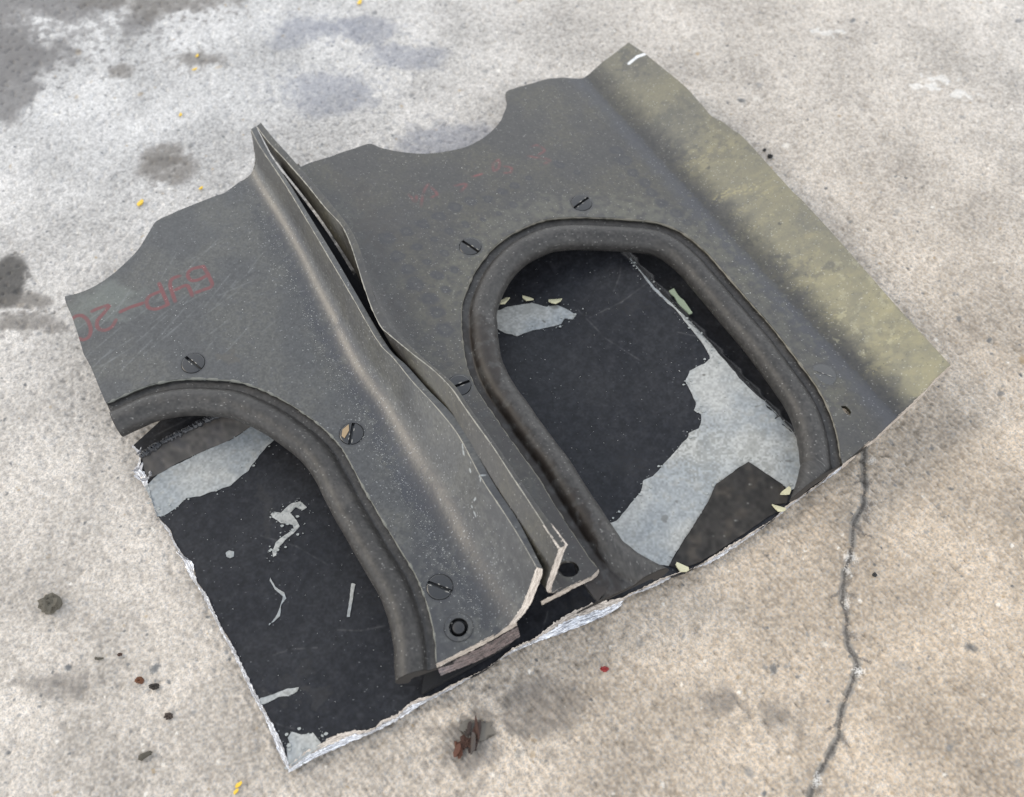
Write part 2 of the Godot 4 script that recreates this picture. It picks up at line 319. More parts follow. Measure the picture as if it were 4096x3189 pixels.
func put(called: String, mb: MB, m: Material, parent: Node3D) -> MeshInstance3D:
	var o := MeshInstance3D.new()
	o.name = called
	o.mesh = mb.mesh()
	o.material_override = m
	parent.add_child(o, true)
	return o

func tag(o: Node3D, label: String, category := "", group := "", kind := "") -> void:
	if label: o.set_meta("label", label)
	if category: o.set_meta("category", category)
	if group: o.set_meta("group", group)
	if kind: o.set_meta("kind", kind)

func mat(c: Color, rough: float, metal := 0.0, spec := 0.5) -> StandardMaterial3D:
	var m := StandardMaterial3D.new()
	m.albedo_color = c
	m.roughness = rough
	m.metallic = metal
	m.metallic_specular = spec
	return m

func painted(cv: Canvas, rough: float, spec: float, bump_mm: float) -> StandardMaterial3D:
	var m := mat(Color.WHITE, rough, 0.0, spec)
	m.albedo_texture = cv.colour_map()
	m.heightmap_enabled = true
	m.heightmap_texture = cv.height_map()
	m.heightmap_scale = bump_mm * 0.1
	return m

# ------------------------------------------------------------------ the heights of the three sheets
const TOP_LEFT := 0.022                      # the panel with the round opening lies level
func h_left(_p: Vector2) -> float:
	return TOP_LEFT

func across(p: Vector2, a: Vector2, b: Vector2) -> Vector2:   # (distance to the right of a line, distance along it)
	var d := (b - a).normalized()
	var nn := Vector2(-d.y, d.x)
	if nn.x < 0.0:
		nn = -nn
	return Vector2((p - a).dot(nn), (p - a).dot(d))

var fold_a: Vector2
var fold_b: Vector2
var ridge_a: Vector2
var ridge_b: Vector2

func h_right(p: Vector2) -> float:           # falls gently towards a fold, then turns up into the edge strip
	var d := across(p, fold_a, fold_b).x * 1000.0
	return (16.0 + 0.08 * maxf(-d, 0.0) + 0.33 * (sqrt(d * d + 9.0) + d) / 2.0) * 0.001

func h_skin(p: Vector2) -> float:            # lies near the floor, humped along a ridge under the oblong opening
	var q := across(p, ridge_a, ridge_b) * 1000.0
	var fade := 1.0 - ss((q.y - ridge_a.distance_to(ridge_b) * 1000.0 + 5.0) / 35.0)
	var r := 4.5 * ss(1.0 + q.x / 45.0) if q.x < 0.0 else maxf(4.5 - 1.5 * q.x, -2.4)
	return (3.5 + r * fade) * 0.001

func slope(hf: Callable, p: Vector2) -> Vector3:
	var e := 0.0004
	return Vector3(hf.call(p - Vector2(e, 0)) - hf.call(p + Vector2(e, 0)), 2.0 * e, hf.call(p - Vector2(0, e)) - hf.call(p + Vector2(0, e))).normalized()

# a sheet cut to an outline, lying on a height function
func sheet(mb: MB, outline: PackedVector2Array, hf: Callable, thick: float, cv: Canvas, cell := 0.003, holes: Array = [], lift := 0.0) -> void:
	var lo := outline[0]
	var hi := outline[0]
	for p in outline:
		lo = lo.min(p); hi = hi.max(p)
	lo -= Vector2(cell, cell) * 0.37
	var nx := int((hi.x - lo.x) / cell) + 2
	var nz := int((hi.y - lo.y) / cell) + 2
	var edge := {}
	var lines := [outline]
	lines.append_array(holes)
	for line: PackedVector2Array in lines:
		for i in line.size():
			var a := line[i]
			var b := line[(i + 1) % line.size()]
			var k := maxi(1, int(a.distance_to(b) / (cell * 0.2)))
			for s in k + 1:
				var q := (a.lerp(b, s / float(k)) - lo) / cell
				for ox in [-0.06, 0.06]:
					for oz in [-0.06, 0.06]:
						edge[Vector2i(int(floor(q.x + ox)), int(floor(q.y + oz)))] = true
	var cache := {}
	for cx in nx:
		for cz in nz:
			var c0 := lo + Vector2(cx, cz) * cell
			if not edge.has(Vector2i(cx, cz)):
				var mid := c0 + Vector2(cell, cell) * 0.5
				var inside := 0
				for o in [Vector2(0.0, 0.0), Vector2(0.00031, 0.00017), Vector2(-0.00023, 0.00029), Vector2(0.00043, -0.00037), Vector2(-0.00051, -0.00047), Vector2(0.00013, -0.00059), Vector2(-0.00061, 0.00007)]:
					inside += int(Geometry2D.is_point_in_polygon(mid + (o as Vector2), outline))
				if inside < 4:
					continue
				var in_hole := false
				for hh: PackedVector2Array in holes:
					in_hole = in_hole or Geometry2D.is_point_in_polygon(mid, hh)
				if in_hole:
					continue
				var id := []
				for o in [Vector2i(0, 0), Vector2i(1, 0), Vector2i(1, 1), Vector2i(0, 1)]:
					var key := Vector2i(cx, cz) + (o as Vector2i)
					if not cache.has(key):
						var p := lo + Vector2(key) * cell
						var y: float = hf.call(p) + lift
						var nn := slope(hf, p)
						var top := mb.vert(Vector3(p.x, y, p.y), nn, cv.uv(p))
						mb.vert(Vector3(p.x, y - thick, p.y), -nn, cv.uv(p))
						cache[key] = top
					id.append(cache[key])
				for o in 2:
					mb.tri(id[0] + o, id[1] + o, id[2] + o)
					mb.tri(id[0] + o, id[2] + o, id[3] + o)
				continue
			var box := PackedVector2Array([c0, c0 + Vector2(cell, 0), c0 + Vector2(cell, cell), c0 + Vector2(0, cell)])
			var polys := Geometry2D.intersect_polygons(box, outline)
			if polys.is_empty():
				var inner := 0
				for o in [Vector2(0.31, 0.37), Vector2(0.67, 0.29), Vector2(0.43, 0.71)]:
					inner += int(Geometry2D.is_point_in_polygon(c0 + (o as Vector2) * cell, outline))
				if inner > 1:
					polys.append(box)
			for hh: PackedVector2Array in holes:
				var cut: Array[PackedVector2Array] = []
				for q in polys:
					cut.append_array(Geometry2D.clip_polygons(q, hh))
				polys = cut
			for q in polys:
				var t := Geometry2D.triangulate_polygon(q)
				if t.is_empty():
					for s in range(1, q.size() - 1):
						t.append_array([0, s, s + 1])
				for o in 2:
					var first := mb.v.size()
					for p in q:
						var nn := slope(hf, p)
						mb.vert(Vector3(p.x, hf.call(p) + lift - thick * o, p.y), nn if o == 0 else -nn, cv.uv(p))
					for s in range(0, t.size(), 3):
						mb.tri(first + t[s], first + t[s + 1], first + t[s + 2])
	for line: PackedVector2Array in lines:
		for i in line.size():
			var a := line[i]
			var b := line[(i + 1) % line.size()]
			var ya: float = hf.call(a) + lift
			var yb: float = hf.call(b) + lift
			mb.quad(Vector3(a.x, ya, a.y), Vector3(b.x, yb, b.y), Vector3(b.x, yb - thick, b.y), Vector3(a.x, ya - thick, a.y))
			for s in 6:
				mb.uv[mb.uv.size() - 1 - s] = cv.uv(a)

func lifted(p: PackedVector2Array, hf: Callable, lift := 0.0) -> PackedVector3Array:
	var out := PackedVector3Array()
	for a in p:
		out.append(Vector3(a.x, hf.call(a) + lift, a.y))
	return out

# rough bare metal between two lines: a saw cut or a torn edge
func cut_band(mb: MB, a: PackedVector3Array, b: PackedVector3Array, rough: float, salt: float, across_n := 4, step := 0.0006) -> void:
	var run := 0.0
	for i in range(1, a.size()):
		run += a[i].distance_to(a[i - 1])
	var count := maxi(6, int(run / step))
	var sa := spline3(a, count)
	var sb := spline3(b, count)
	var rows := []
	var uvs := []
	for i in count:
		var row := PackedVector3Array()
		var ur := PackedVector2Array()
		for j in across_n + 1:
			var t := j / float(across_n)
			var p := sa[i].lerp(sb[i], t)
			var k := Vector3(wobble.get_noise_3d(i * 37.0, j * 61.0, salt), wobble.get_noise_3d(i * 41.0, j * 53.0, salt + 9.0), wobble.get_noise_3d(i * 33.0, j * 67.0, salt + 19.0))
			var slow := wobble.get_noise_2d(i * 3.0, salt + 80.0)
			p += k * rough * (1.3 if j == 0 or j == across_n else 0.8)
			if j == 0:
				var spike := pow(absf(wobble.get_noise_2d(i * 71.0, salt + 33.0)) * 1.6, 3.0)
				p += (sa[i] - sb[i]).normalized() * (maxf(0.0, slow) * rough * 2.5 + spike * rough * 3.0) + Vector3(0, spike * rough * 1.5, 0)
			row.append(p)
			ur.append(Vector2(i * step * 30.0, t))
		rows.append(row)
		uvs.append(ur)
	mb.grid(rows, uvs, true)

func bezier_profile(base: Vector3, inward: Vector3, tip: Vector3, bend: float) -> PackedVector3Array:
	var up := (tip - base).normalized()
	var p0 := base + inward * bend
	var p2 := base + up * bend
	var out := PackedVector3Array()
	for s in 9:
		var t := s / 8.0
		out.append(p0.lerp(base, t).lerp(base.lerp(p2, t), t))
	for s in range(1, 7):
		out.append(p2.lerp(tip, s / 6.0))
	return out

# a flange standing along a bend line; returns the face profile at its near end and the matching back
func flange(mb: MB, base2: PackedVector2Array, hf: Callable, tip: PackedVector3Array, back: PackedVector3Array, side: float, bend: float, cv: Canvas) -> Array:
	var count := 110
	var b2 := spline(base2, count)
	var st := spline3(tip, count)
	var sk := spline3(back, count)
	var face := []
	var fuv := []
	var rim := []
	var ruv := []
	var rear := []
	var ends := []
	for i in count:
		var d := (b2[mini(i + 1, count - 1)] - b2[maxi(i - 1, 0)]).normalized()
		var inn := Vector2(-d.y, d.x) * side
		var q := b2[i]
		var base := Vector3(q.x, hf.call(q), q.y)
		var pin := q + inn * bend
		var inward := Vector3(inn.x, (hf.call(pin) - hf.call(q)) / bend, inn.y)
		var jit := wobble.get_noise_2d(i * 9.0, 7.0) * 0.00018
		var tp := st[i] + Vector3(jit, jit, 0)
		var row := bezier_profile(base, inward, tp, bend)
		var ur := PackedVector2Array()
		var run := 0.0
		for j in row.size():
			if j:
				run += row[j].distance_to(row[j - 1])
			ur.append(cv.uv(q + inn * bend - inn * run))
		face.append(row)
		fuv.append(ur)
		# a thin rounded rim, then the back of the sheet
		var w := sk[i] - tp
		w.y = 0.0
		rim.append(PackedVector3Array([tp, tp + w * 0.15 + Vector3(0, 0.00012, 0), tp + w * 0.85 + Vector3(0, 0.0001, 0), tp + w]))
		ruv.append(PackedVector2Array([ur[ur.size() - 1], ur[ur.size() - 1] - inn * 0.0012, ur[ur.size() - 1] - inn * 0.005, ur[ur.size() - 1] - inn * 0.006]))
		var brow := PackedVector3Array()
		for j in row.size():
			var o := Vector3(w.x, 0, w.z).normalized() * 0.0023
			if j < 8:
				o = o.lerp(Vector3(0, -0.0016, 0), 1.0 - j / 8.0)
			brow.append(row[j] + (o if j < row.size() - 1 else w))
		rear.append(brow)
		if i == 0 or i == count - 1:
			ends.append(row)
			ends.append(brow)
	mb.grid(face, fuv)
	mb.grid(rim, ruv)
	mb.grid(rear, fuv)
	return ends

# the rolled seal that lines an opening: one closed section swept along the opening's edge
func seal(path: PackedVector2Array, hf: Callable, side: float, m: Material, m_cut: Material, called: String, cv: Canvas, cuts: Array = [], widen := 0.0) -> void:
	var sec := [Vector2(-4, -1.75), Vector2(0, -1.75), Vector2(1.6, -1.8), Vector2(2.5, -1.95), Vector2(3.0, -1.95)]
	for a in range(160, -75, -12):          # the round roll
		sec.append(Vector2(8.2 + 5.0 * cos(deg_to_rad(a)), -3.0 + 4.8 * sin(deg_to_rad(a))))
	sec.append_array([Vector2(9.2, -6.4), Vector2(9.0, -4.6), Vector2(7.6, -3.7), Vector2(6.0, -3.9), Vector2(4.0, -3.5), Vector2(-4, -3.5), Vector2(-4, -1.75)])
	var count := path.size()
	var rows := []
	var uvs := []
	for i in count:
		var d := (path[mini(i + 2, count - 1)] - path[maxi(i - 2, 0)]).normalized()
		var inn := Vector2(-d.y, d.x) * side
		var y: float = hf.call(path[i])
		var row := PackedVector3Array()
		var ur := PackedVector2Array()
		var run := 0.0
		for j in sec.size():
			var s: Vector2 = sec[j] * 0.001
			var w := wobble.get_noise_2d(i * 2.2, j * 0.6 + side * 40.0) * 0.00018
			if s.x < -0.003 and i < 34:
				s.x -= widen * (1.0 - i / 34.0)
			var q := path[i] + inn * (s.x + w)
			for c: PackedVector2Array in cuts:          # sawn off along the line of the fragment's edge
				var cd := (c[1] - c[0]).normalized()
				var cn := Vector2(-cd.y, cd.x)
				if cn.y < 0.0: cn = -cn
				var over := (q - c[0]).dot(cn)
				if over > 0.0 and absf(d.dot(cn)) > 0.1 and q.distance_to((c[0] + c[1]) * 0.5) < 0.06:
					q -= d * (over / d.dot(cn))
			row.append(Vector3(q.x, y + s.y + w, q.y))
			if j:
				run += row[j].distance_to(row[j - 1])
			ur.append(cv.uv(path[i] + inn * run))
		rows.append(row)
		uvs.append(ur)
	var mb := MB.new()
	mb.grid(rows, uvs)
	var o := put(called, mb, m, fragment)
	for e in [0, count - 1]:
		var cut := MB.new()
		var row: PackedVector3Array = rows[e]
		var flat2 := PackedVector2Array()
		for j in sec.size() - 1:
			flat2.append(sec[j])
		var t := Geometry2D.triangulate_polygon(flat2)
		var out := (path[e] - path[1 if e == 0 else count - 2]).normalized() * 0.0001
		for s in range(0, t.size(), 3):
			cut.flat(row[t[s]] + Vector3(out.x, 0, out.y), row[t[s + 1]] + Vector3(out.x, 0, out.y), row[t[s + 2]] + Vector3(out.x, 0, out.y))
		put("cut_end", cut, m_cut, o)

# a slotted screw head, flush in the sheet
func screw(at: Vector2, y: float, toward: Vector2, m: Material, lift := 0.00025) -> void:
	var mb := MB.new()
	var r := 0.0041
	var half := 0.00055
	var floor_y := -0.0011 if lift > 0.0002 else 0.00005     # the head sits in a countersunk hole, the slot goes down to its floor
	var dir := (toward - at).angle()
	var base := PackedVector3Array()
	for s in 40:
		base.append(Vector3(cos(s * TAU / 40.0) * (r + 0.0006), floor_y, sin(s * TAU / 40.0) * (r + 0.0006)))
	for s in 40:
		mb.flat(Vector3(0, floor_y, 0), base[s], base[(s + 1) % 40])
	for sg in [-1.0, 1.0]:
		var a0 := asin(half / r)
		var arc := PackedVector3Array()
		for s in 23:
			var a := lerpf(a0, PI - a0, s / 22.0)
			arc.append(Vector3(cos(a), 0, sin(a) * sg))
		var rings := []
		for lv in [Vector2(r, floor_y), Vector2(r, lift * 0.5), Vector2(r - 0.00025, lift), Vector2(r * 0.55, lift + 0.00008)]:
			var ring := PackedVector3Array()
			for a in arc:
				var z: float = maxf(absf(a.z) * lv.x, half) * sg
				ring.append(Vector3(a.x * lv.x, lv.y, z))
			rings.append(ring)
		for k in 3:
			for s in 22:
				mb.quad(rings[k][s], rings[k][s + 1], rings[k + 1][s + 1], rings[k + 1][s])
		for s in 22:
			mb.flat(Vector3(0, lift + 0.0001, half * sg), rings[3][s], rings[3][s + 1])
		mb.quad(Vector3(-r, floor_y, half * sg), Vector3(r, floor_y, half * sg), Vector3(r - 0.0003, lift, half * sg), Vector3(-r + 0.0003, lift, half * sg))
	# a few bright nicks on the slot's lips
	var o := put("screw", mb, m, fragment)
	var nick := MB.new()
	for k in 4:
		var x := rng.randf_range(-r * 0.8, r * 0.8)
		var sg := 1.0 if k % 2 else -1.0
		var w := rng.randf_range(0.0003, 0.0008)
		var f := lump(Vector3(w, 0.00012, 0.00016), k * 5.0 + at.x * 900.0, 0.5)
		var first := nick.v.size()
		for q in f.v.size():
			nick.vert(f.v[q] + Vector3(x, lift + 0.00005, (half + 0.0001) * sg), f.n[q], f.uv[q])
		for q in f.ix:
			nick.ix.append(first + q)
	var nm := put("worn_nicks", nick, mat(Color(0.55, 0.54, 0.52), 0.35, 0.5), o)
	nm.set_meta("kind", "stuff")
	o.position = Vector3(at.x, y, at.y)
	o.rotation.y = -dir

func lump(size: Vector3, salt: float, amp: float, faceted := true) -> MB:
	var mb := MB.new()
	var rows := []
	var uvs := []
	for i in 11:
		var row := PackedVector3Array()
		var ur := PackedVector2Array()
		for j in 17:
			var th := PI * i / 10.0
			var ph := TAU * (j % 16) / 16.0
			var d := Vector3(sin(th) * cos(ph), cos(th), sin(th) * sin(ph))
			var k := 1.0 + amp * wobble.get_noise_3d(d.x * 30.0 + salt, d.y * 30.0, d.z * 30.0) + amp * 0.6 * wobble.get_noise_3d(d.x * 90.0 + salt, d.y * 90.0, d.z * 90.0)
			row.append(d * size * k)
			ur.append(Vector2(j / 16.0, i / 10.0))
		rows.append(row)
		uvs.append(ur)
	mb.grid(rows, uvs, faceted)
	return mb

func rod(mb: MB, pts: PackedVector3Array, r0: float, r1: float, sides := 7) -> void:
	var rows := []
	var uvs := []
	for i in pts.size():
		var d := (pts[mini(i + 1, pts.size() - 1)] - pts[maxi(i - 1, 0)]).normalized()
		var a := d.cross(Vector3(0.1, 1, 0.2)).normalized()
		var b := a.cross(d)
		var r := lerpf(r0, r1, i / (pts.size() - 1.0)) * (0.15 if i == 0 or i == pts.size() - 1 else 1.0) * (1.0 if pts.size() < 40 else clampf(0.75 + wobble.get_noise_2d(i * 6.0, 90.0), 0.25, 1.3))
		var row := PackedVector3Array()
		var ur := PackedVector2Array()
		for j in sides + 1:
			var t := TAU * (j % sides) / sides
			row.append(pts[i] + (a * cos(t) + b * sin(t)) * r)
			ur.append(Vector2(j / float(sides), i * 0.2))
		rows.append(row)
		uvs.append(ur)
	mb.grid(rows, uvs)

func thin_flake(outline: PackedVector2Array, thick: float, curl: float) -> MB:   # a small curled flake round the origin
	var mb := MB.new()
	var t := Geometry2D.triangulate_polygon(outline)
	var f := func(p: Vector2) -> float: return absf(p.x) * curl + p.y * curl * 0.5
	for o in 2:
		for s in range(0, t.size(), 3):
			var q := []
			for k in 3:
				var p := outline[t[s + k]]
				q.append(Vector3(p.x, f.call(p) + thick * (1 - o), p.y))
			mb.flat(q[0], q[1], q[2])
	for i in outline.size():
		var a := outline[i]
		var b := outline[(i + 1) % outline.size()]
		mb.quad(Vector3(a.x, f.call(a), a.y), Vector3(b.x, f.call(b), b.y), Vector3(b.x, f.call(b) + thick, b.y), Vector3(a.x, f.call(a) + thick, a.y))
	return mb

func ragged(rx: float, ry: float, k: int) -> PackedVector2Array:
	var o := PackedVector2Array()
	for i in k:
		var a := TAU * i / k
		o.append(Vector2(cos(a) * rx, sin(a) * ry) * rng.randf_range(0.65, 1.15))
	return o

# ------------------------------------------------------------------ the scene
func _ready() -> void:
	rng.seed = 7
	wobble.seed = 5
	wobble.frequency = 0.05
	fold_a = Vector2(FOLD[0], FOLD[1]) * 0.001
	fold_b = Vector2(FOLD[2], FOLD[3]) * 0.001
	ridge_a = Vector2(RIDGE[0], RIDGE[1]) * 0.001
	ridge_b = Vector2(RIDGE[2], RIDGE[3]) * 0.001

	# camera: hand-held close-up, about 37 cm away, tilted 30 degrees from straight down
	var cam := Camera3D.new()
	cam.name = "camera"
	add_child(cam)
	var lens := CameraAttributesPhysical.new()
	lens.frustum_focal_length = 29.5
	lens.exposure_aperture = 9.5
	lens.frustum_focus_distance = 0.347
	lens.frustum_near = 0.01
	lens.frustum_far = 200.0
	cam.attributes = lens
	cam.near = 0.01
	cam.far = 200.0
	cam.fov = 44.225
	cam.transform = Transform3D(Basis(Vector3(0.999804, -0.019823, 0.000000), Vector3(0.009920, 0.500341, -0.865771), Vector3(0.017162, 0.865601, 0.500440)), Vector3(0.00635, 0.32027, 0.18516))
	# bright overcast sky and a very soft sun from the left
	var env := Environment.new()
	env.background_mode = Environment.BG_SKY
	var sky_m := ProceduralSkyMaterial.new()
	sky_m.sky_top_color = Color(0.44, 0.49, 0.56)
	sky_m.sky_horizon_color = Color(0.98, 0.99, 1.0)
	sky_m.ground_bottom_color = Color(0.45, 0.44, 0.42)
	sky_m.ground_horizon_color = Color(0.7, 0.7, 0.69)
	sky_m.sky_curve = 1.0
	sky_m.sky_energy_multiplier = 1.6
	env.sky = Sky.new()
	env.sky.sky_material = sky_m
	env.tonemap_mode = Environment.TONE_MAPPER_LINEAR
	env.tonemap_exposure = 0.98
	env.sdfgi_enabled = true
	env.ssao_enabled = true
	env.ssil_enabled = true
	var we := WorldEnvironment.new()
	we.name = "environment"
	we.environment = env
	add_child(we)
	var sun := DirectionalLight3D.new()
	sun.name = "sun"
	sun.light_color = Color(1.0, 0.95, 0.87)
	sun.light_energy = 0.5
	sun.light_angular_distance = 15.0
	sun.shadow_enabled = true
	add_child(sun)
	sun.look_at_from_position(Vector3(-0.95, 0.72, -0.22), Vector3.ZERO)

	build_ground()

	fragment = Node3D.new()
	fragment.name = "metal_fragment"
	add_child(fragment)
	tag(fragment, "saw-cut dark aluminium structure fragment with two rubber-lined openings, lying on the concrete", "metal fragment")
	build_skin()
	build_left()
	build_right()
	build_dust()
	build_litter()

# ------------------------------------------------------------------ concrete
func build_ground() -> void:
	var cv := Canvas.new(2048, Vector2(-0.32, -0.365), 0.64)
	var n := cv.side
	var broad := cv.noise(FastNoiseLite.TYPE_SIMPLEX_SMOOTH, 0.006, 4, 11)
	var mid := cv.noise(FastNoiseLite.TYPE_SIMPLEX, 0.045, 3, 12)
	var fine := cv.noise(FastNoiseLite.TYPE_SIMPLEX, 0.40, 2, 13)
	var pix := cv.noise(FastNoiseLite.TYPE_VALUE, 0.42, 1, 14)
	var r := cv.rgb
	var h := cv.hgt
	# the slab is browner in some places than in others
	var wx := PackedFloat32Array()
	var wz := PackedFloat32Array()
	for i in n:
		wx.append(0.30 + 0.30 * cos(TAU * (i / float(n) - 0.72)))
		wz.append(0.32 + 0.30 * cos(TAU * (i / float(n) - 0.74)))
	for i in n * n:
		var b := broad[i]
		var m := mid[i]
		var f := fine[i]
		var p := pix[i]
		# cement paste, with darker aggregate showing through where the skin is worn
		var k := 0.75 + (b - 128) * 0.0009 + (m - 128) * 0.00025 + (p - 128) * 0.0009
		var worn := (f - 146) * 0.02 + (m - 128) * 0.0015 + (b - 128) * 0.002 + (p - 128) * 0.004
		var g := 0.0
		if worn > 0.0:
			g = minf(worn, 1.0)
			k -= g * (0.13 + (b - 128) * 0.0005)
		var warm := (1.0 - g * 0.7) * clampf(wx[i % n] + wz[i / n], 0.1, 1.3)
		var j := i * 3
		r[j] = clampi(int(k * 224.0), 0, 255)
		r[j + 1] = clampi(int(k * (223.0 - 17.5 * warm)), 0, 255)
		r[j + 2] = clampi(int(k * (222.0 - 39.0 * warm)), 0, 255)
		h[i] = clampi(int(128.0 + (f - 128) * 0.35 + (p - 128) * 0.3 - g * 40.0), 0, 255)
	cv.rgb = r
	cv.hgt = h
	# aggregate grains and pin holes
	var grains := RandomNumberGenerator.new()
	grains.seed = 21
	for i in 8000:
		var at := cv.org + Vector2(grains.randf_range(0.02, 0.62), grains.randf_range(0.02, 0.62))
		var s := grains.randf_range(0.00025, 0.00075) * (2.4 if grains.randf() < 0.05 else 1.0)
		var c := Color(0.42, 0.42, 0.42)
		var pick := grains.randf()
		if pick < 0.25: c = Color(0.27, 0.28, 0.29)
		elif pick < 0.36: c = Color(0.55, 0.47, 0.36)
		elif pick < 0.55: c = Color(0.86, 0.84, 0.80)
		cv.blob(at, s * grains.randf_range(0.8, 1.7), s, grains.randf() * PI, c, grains.randf_range(0.25, 0.75), fine, 0.35, -30.0)
	# dirt and oil stains
	for i in range(0, STAIN.size(), 4):
		var at := Vector2(STAIN[i], STAIN[i + 1]) * 0.001
		var k := i / 4
		var c := Color(0.33, 0.31, 0.29)
		var amount := 0.5
		if k < 2:
			c = Color(0.36, 0.35, 0.345); amount = 0.72
		elif k == 2:
			amount = 0.5
		elif k >= 7 and k <= 10 or k == 14:
			c = Color(0.42, 0.43, 0.47); amount = 0.36
		elif k == 11:
			c = Color(0.2, 0.19, 0.18); amount = 0.85
		elif k >= 16:
			amount = 0.32
		cv.blob(at, STAIN[i + 2] * 0.00125, STAIN[i + 3] * 0.00125, 0.0 if k > 1 else -0.45, c, amount, broad, 0.75, 0.0)
		cv.blob(at, STAIN[i + 2] * 0.0011, STAIN[i + 3] * 0.0011, 0.1, c, amount * 0.55, mid, 1.1, 0.0)
	var crack := jag(spline(P(CRACK), 90), 0.0004, 0.0011, 3.0)
	cv.stroke(crack, 0.0024, Color(0.47, 0.45, 0.42), 0.34, mid, 0.0, 1.5)
	for i in 5:
		var s: Vector2 = crack[int(crack.size() * (0.15 + 0.16 * i))]
		var d := Vector2(0.006 if i % 2 else -0.005, 0.005)
		cv.stroke(jag(PackedVector2Array([s, s + d * 0.5 + Vector2(0, 0.001), s + d]), 0.0004, 0.0006, i * 7.0), 0.0006, Color(0.36, 0.34, 0.32), 0.5, fine, -15.0, 1.4)
	cv.stroke(crack, 0.0007, Color(0.27, 0.25, 0.23), 0.62, fine, -45.0, 1.4)
	for i in 26:
		cv.blob(crack[rng.randi_range(40, crack.size() - 2)] + Vector2(rng.randf_range(-0.001, 0.003), rng.randf_range(-0.002, 0.002)), 0.0018, 0.0011, rng.randf() * 3.0, Color(0.88, 0.87, 0.85) if i % 3 == 0 else Color(0.3, 0.28, 0.26), 0.5, fine, 0.9)
	# pale scuffs far right
	for q in [Vector2(0.196, -0.168), Vector2(0.19, -0.163), Vector2(0.205, -0.158), Vector2(0.15, -0.2)]:
		cv.blob(q, 0.007, 0.0025, 0.1, Color(0.88, 0.88, 0.87), 0.4, mid, 1.1)

	var step := 0.0007
	var x0 := -0.285
	var z0 := -0.262
	var nx := 815
	var nz := 610
	var relief := FastNoiseLite.new()
	relief.noise_type = FastNoiseLite.TYPE_SIMPLEX
	relief.seed = 31
	relief.frequency = 1.0
	relief.fractal_type = FastNoiseLite.FRACTAL_NONE
	var line := spline(P(CRACK), 60)
	var hh := PackedFloat32Array()
	hh.resize(nx * nz)
	for iz in nz:
		var z := z0 + iz * step
		for ix in nx:
			var x := x0 + ix * step
			var y := relief.get_noise_2d(x * 45.0, z * 45.0) * 0.00018 + relief.get_noise_2d(x * 300.0, z * 300.0) * 0.00006
			var pit := relief.get_noise_2d(x * 160.0 + 70.0, z * 160.0)
			if pit > 0.62:
				y -= (pit - 0.62) * 0.0022
			# the broom's ridges run down to the right, strongest in front of the fragment and to its right
			var br := clampf((x * 2.2 + z * 3.2) * 2.2 + 0.15, 0.0, 1.0)
			if br > 0.0:
				var u := x * 0.80 - z * 0.60
				var w := x * 0.60 + z * 0.80
				y += relief.get_noise_2d(u * 620.0, w * 95.0) * 0.00040 * br
			if x > 0.082 and x < 0.138 and z > 0.0:
				var best := 1.0
				var q := Vector2(x, z)
				var first := clampi(int((z - 0.004) / 0.15 * 60.0) - 12, 0, 58)
				for s in range(first, mini(first + 26, 59)):
					best = minf(best, q.distance_to(Geometry2D.get_closest_point_to_segment(q, line[s], line[s + 1])))
				var wd := 0.0005 + 0.0006 * relief.get_noise_2d(x * 120.0, z * 120.0) + 0.0006 * clampf(z * 8.0 - 0.4, 0.0, 1.0)
				if best < wd * 1.6:
					y -= 0.00010 * ss(1.6 - best / wd)
			var rim := minf(minf(ix, nx - 1 - ix), minf(iz, nz - 1 - iz))
			hh[iz * nx + ix] = y * minf(rim / 20.0, 1.0)
	var v := PackedVector3Array()
	var nn := PackedVector3Array()
	var uv := PackedVector2Array()
	v.resize(nx * nz); nn.resize(nx * nz); uv.resize(nx * nz)
	for iz in nz:
		for ix in nx:
			var i := iz * nx + ix
			var p := Vector2(x0 + ix * step, z0 + iz * step)
			v[i] = Vector3(p.x, hh[i], p.y)
			uv[i] = cv.uv(p)
			var l := hh[iz * nx + maxi(ix - 1, 0)]
			var rr := hh[iz * nx + mini(ix + 1, nx - 1)]
			var u := hh[maxi(iz - 1, 0) * nx + ix]
			var d := hh[mini(iz + 1, nz - 1) * nx + ix]
			nn[i] = Vector3(l - rr, 2.0 * step, u - d).normalized()
	var idx := PackedInt32Array()
	idx.resize((nx - 1) * (nz - 1) * 6)
	var w2 := 0
	for iz in nz - 1:
		for ix in nx - 1:
			var i := iz * nx + ix
			idx[w2] = i; idx[w2 + 1] = i + 1; idx[w2 + 2] = i + nx + 1
			idx[w2 + 3] = i; idx[w2 + 4] = i + nx + 1; idx[w2 + 5] = i + nx
			w2 += 6
	# the rest of the slab, out to the horizon
	var x1 := x0 + (nx - 1) * step
	var z1 := z0 + (nz - 1) * step
	var far := 40.0
	for rc in [[-far, -far, far, z0], [-far, z1, far, far], [-far, z0, x0, z1], [x1, z0, far, z1]]:
		var b := v.size()
		for c in [Vector2(rc[0], rc[1]), Vector2(rc[2], rc[1]), Vector2(rc[2], rc[3]), Vector2(rc[0], rc[3])]:
			v.append(Vector3(c.x, 0, c.y)); nn.append(Vector3.UP); uv.append(cv.uv(c))
		for k in [0, 1, 2, 0, 2, 3]:
			idx.append(b + k)
	var arr := []
	arr.resize(Mesh.ARRAY_MAX)
	arr[Mesh.ARRAY_VERTEX] = v
	arr[Mesh.ARRAY_NORMAL] = nn
	arr[Mesh.ARRAY_TEX_UV] = uv
	arr[Mesh.ARRAY_INDEX] = idx
	var am := ArrayMesh.new()
	am.add_surface_from_arrays(Mesh.PRIMITIVE_TRIANGLES, arr)
	var g := MeshInstance3D.new()
	g.name = "ground"
	g.mesh = am
	g.material_override = painted(cv, 0.62, 0.5, 0.22)
	add_child(g)
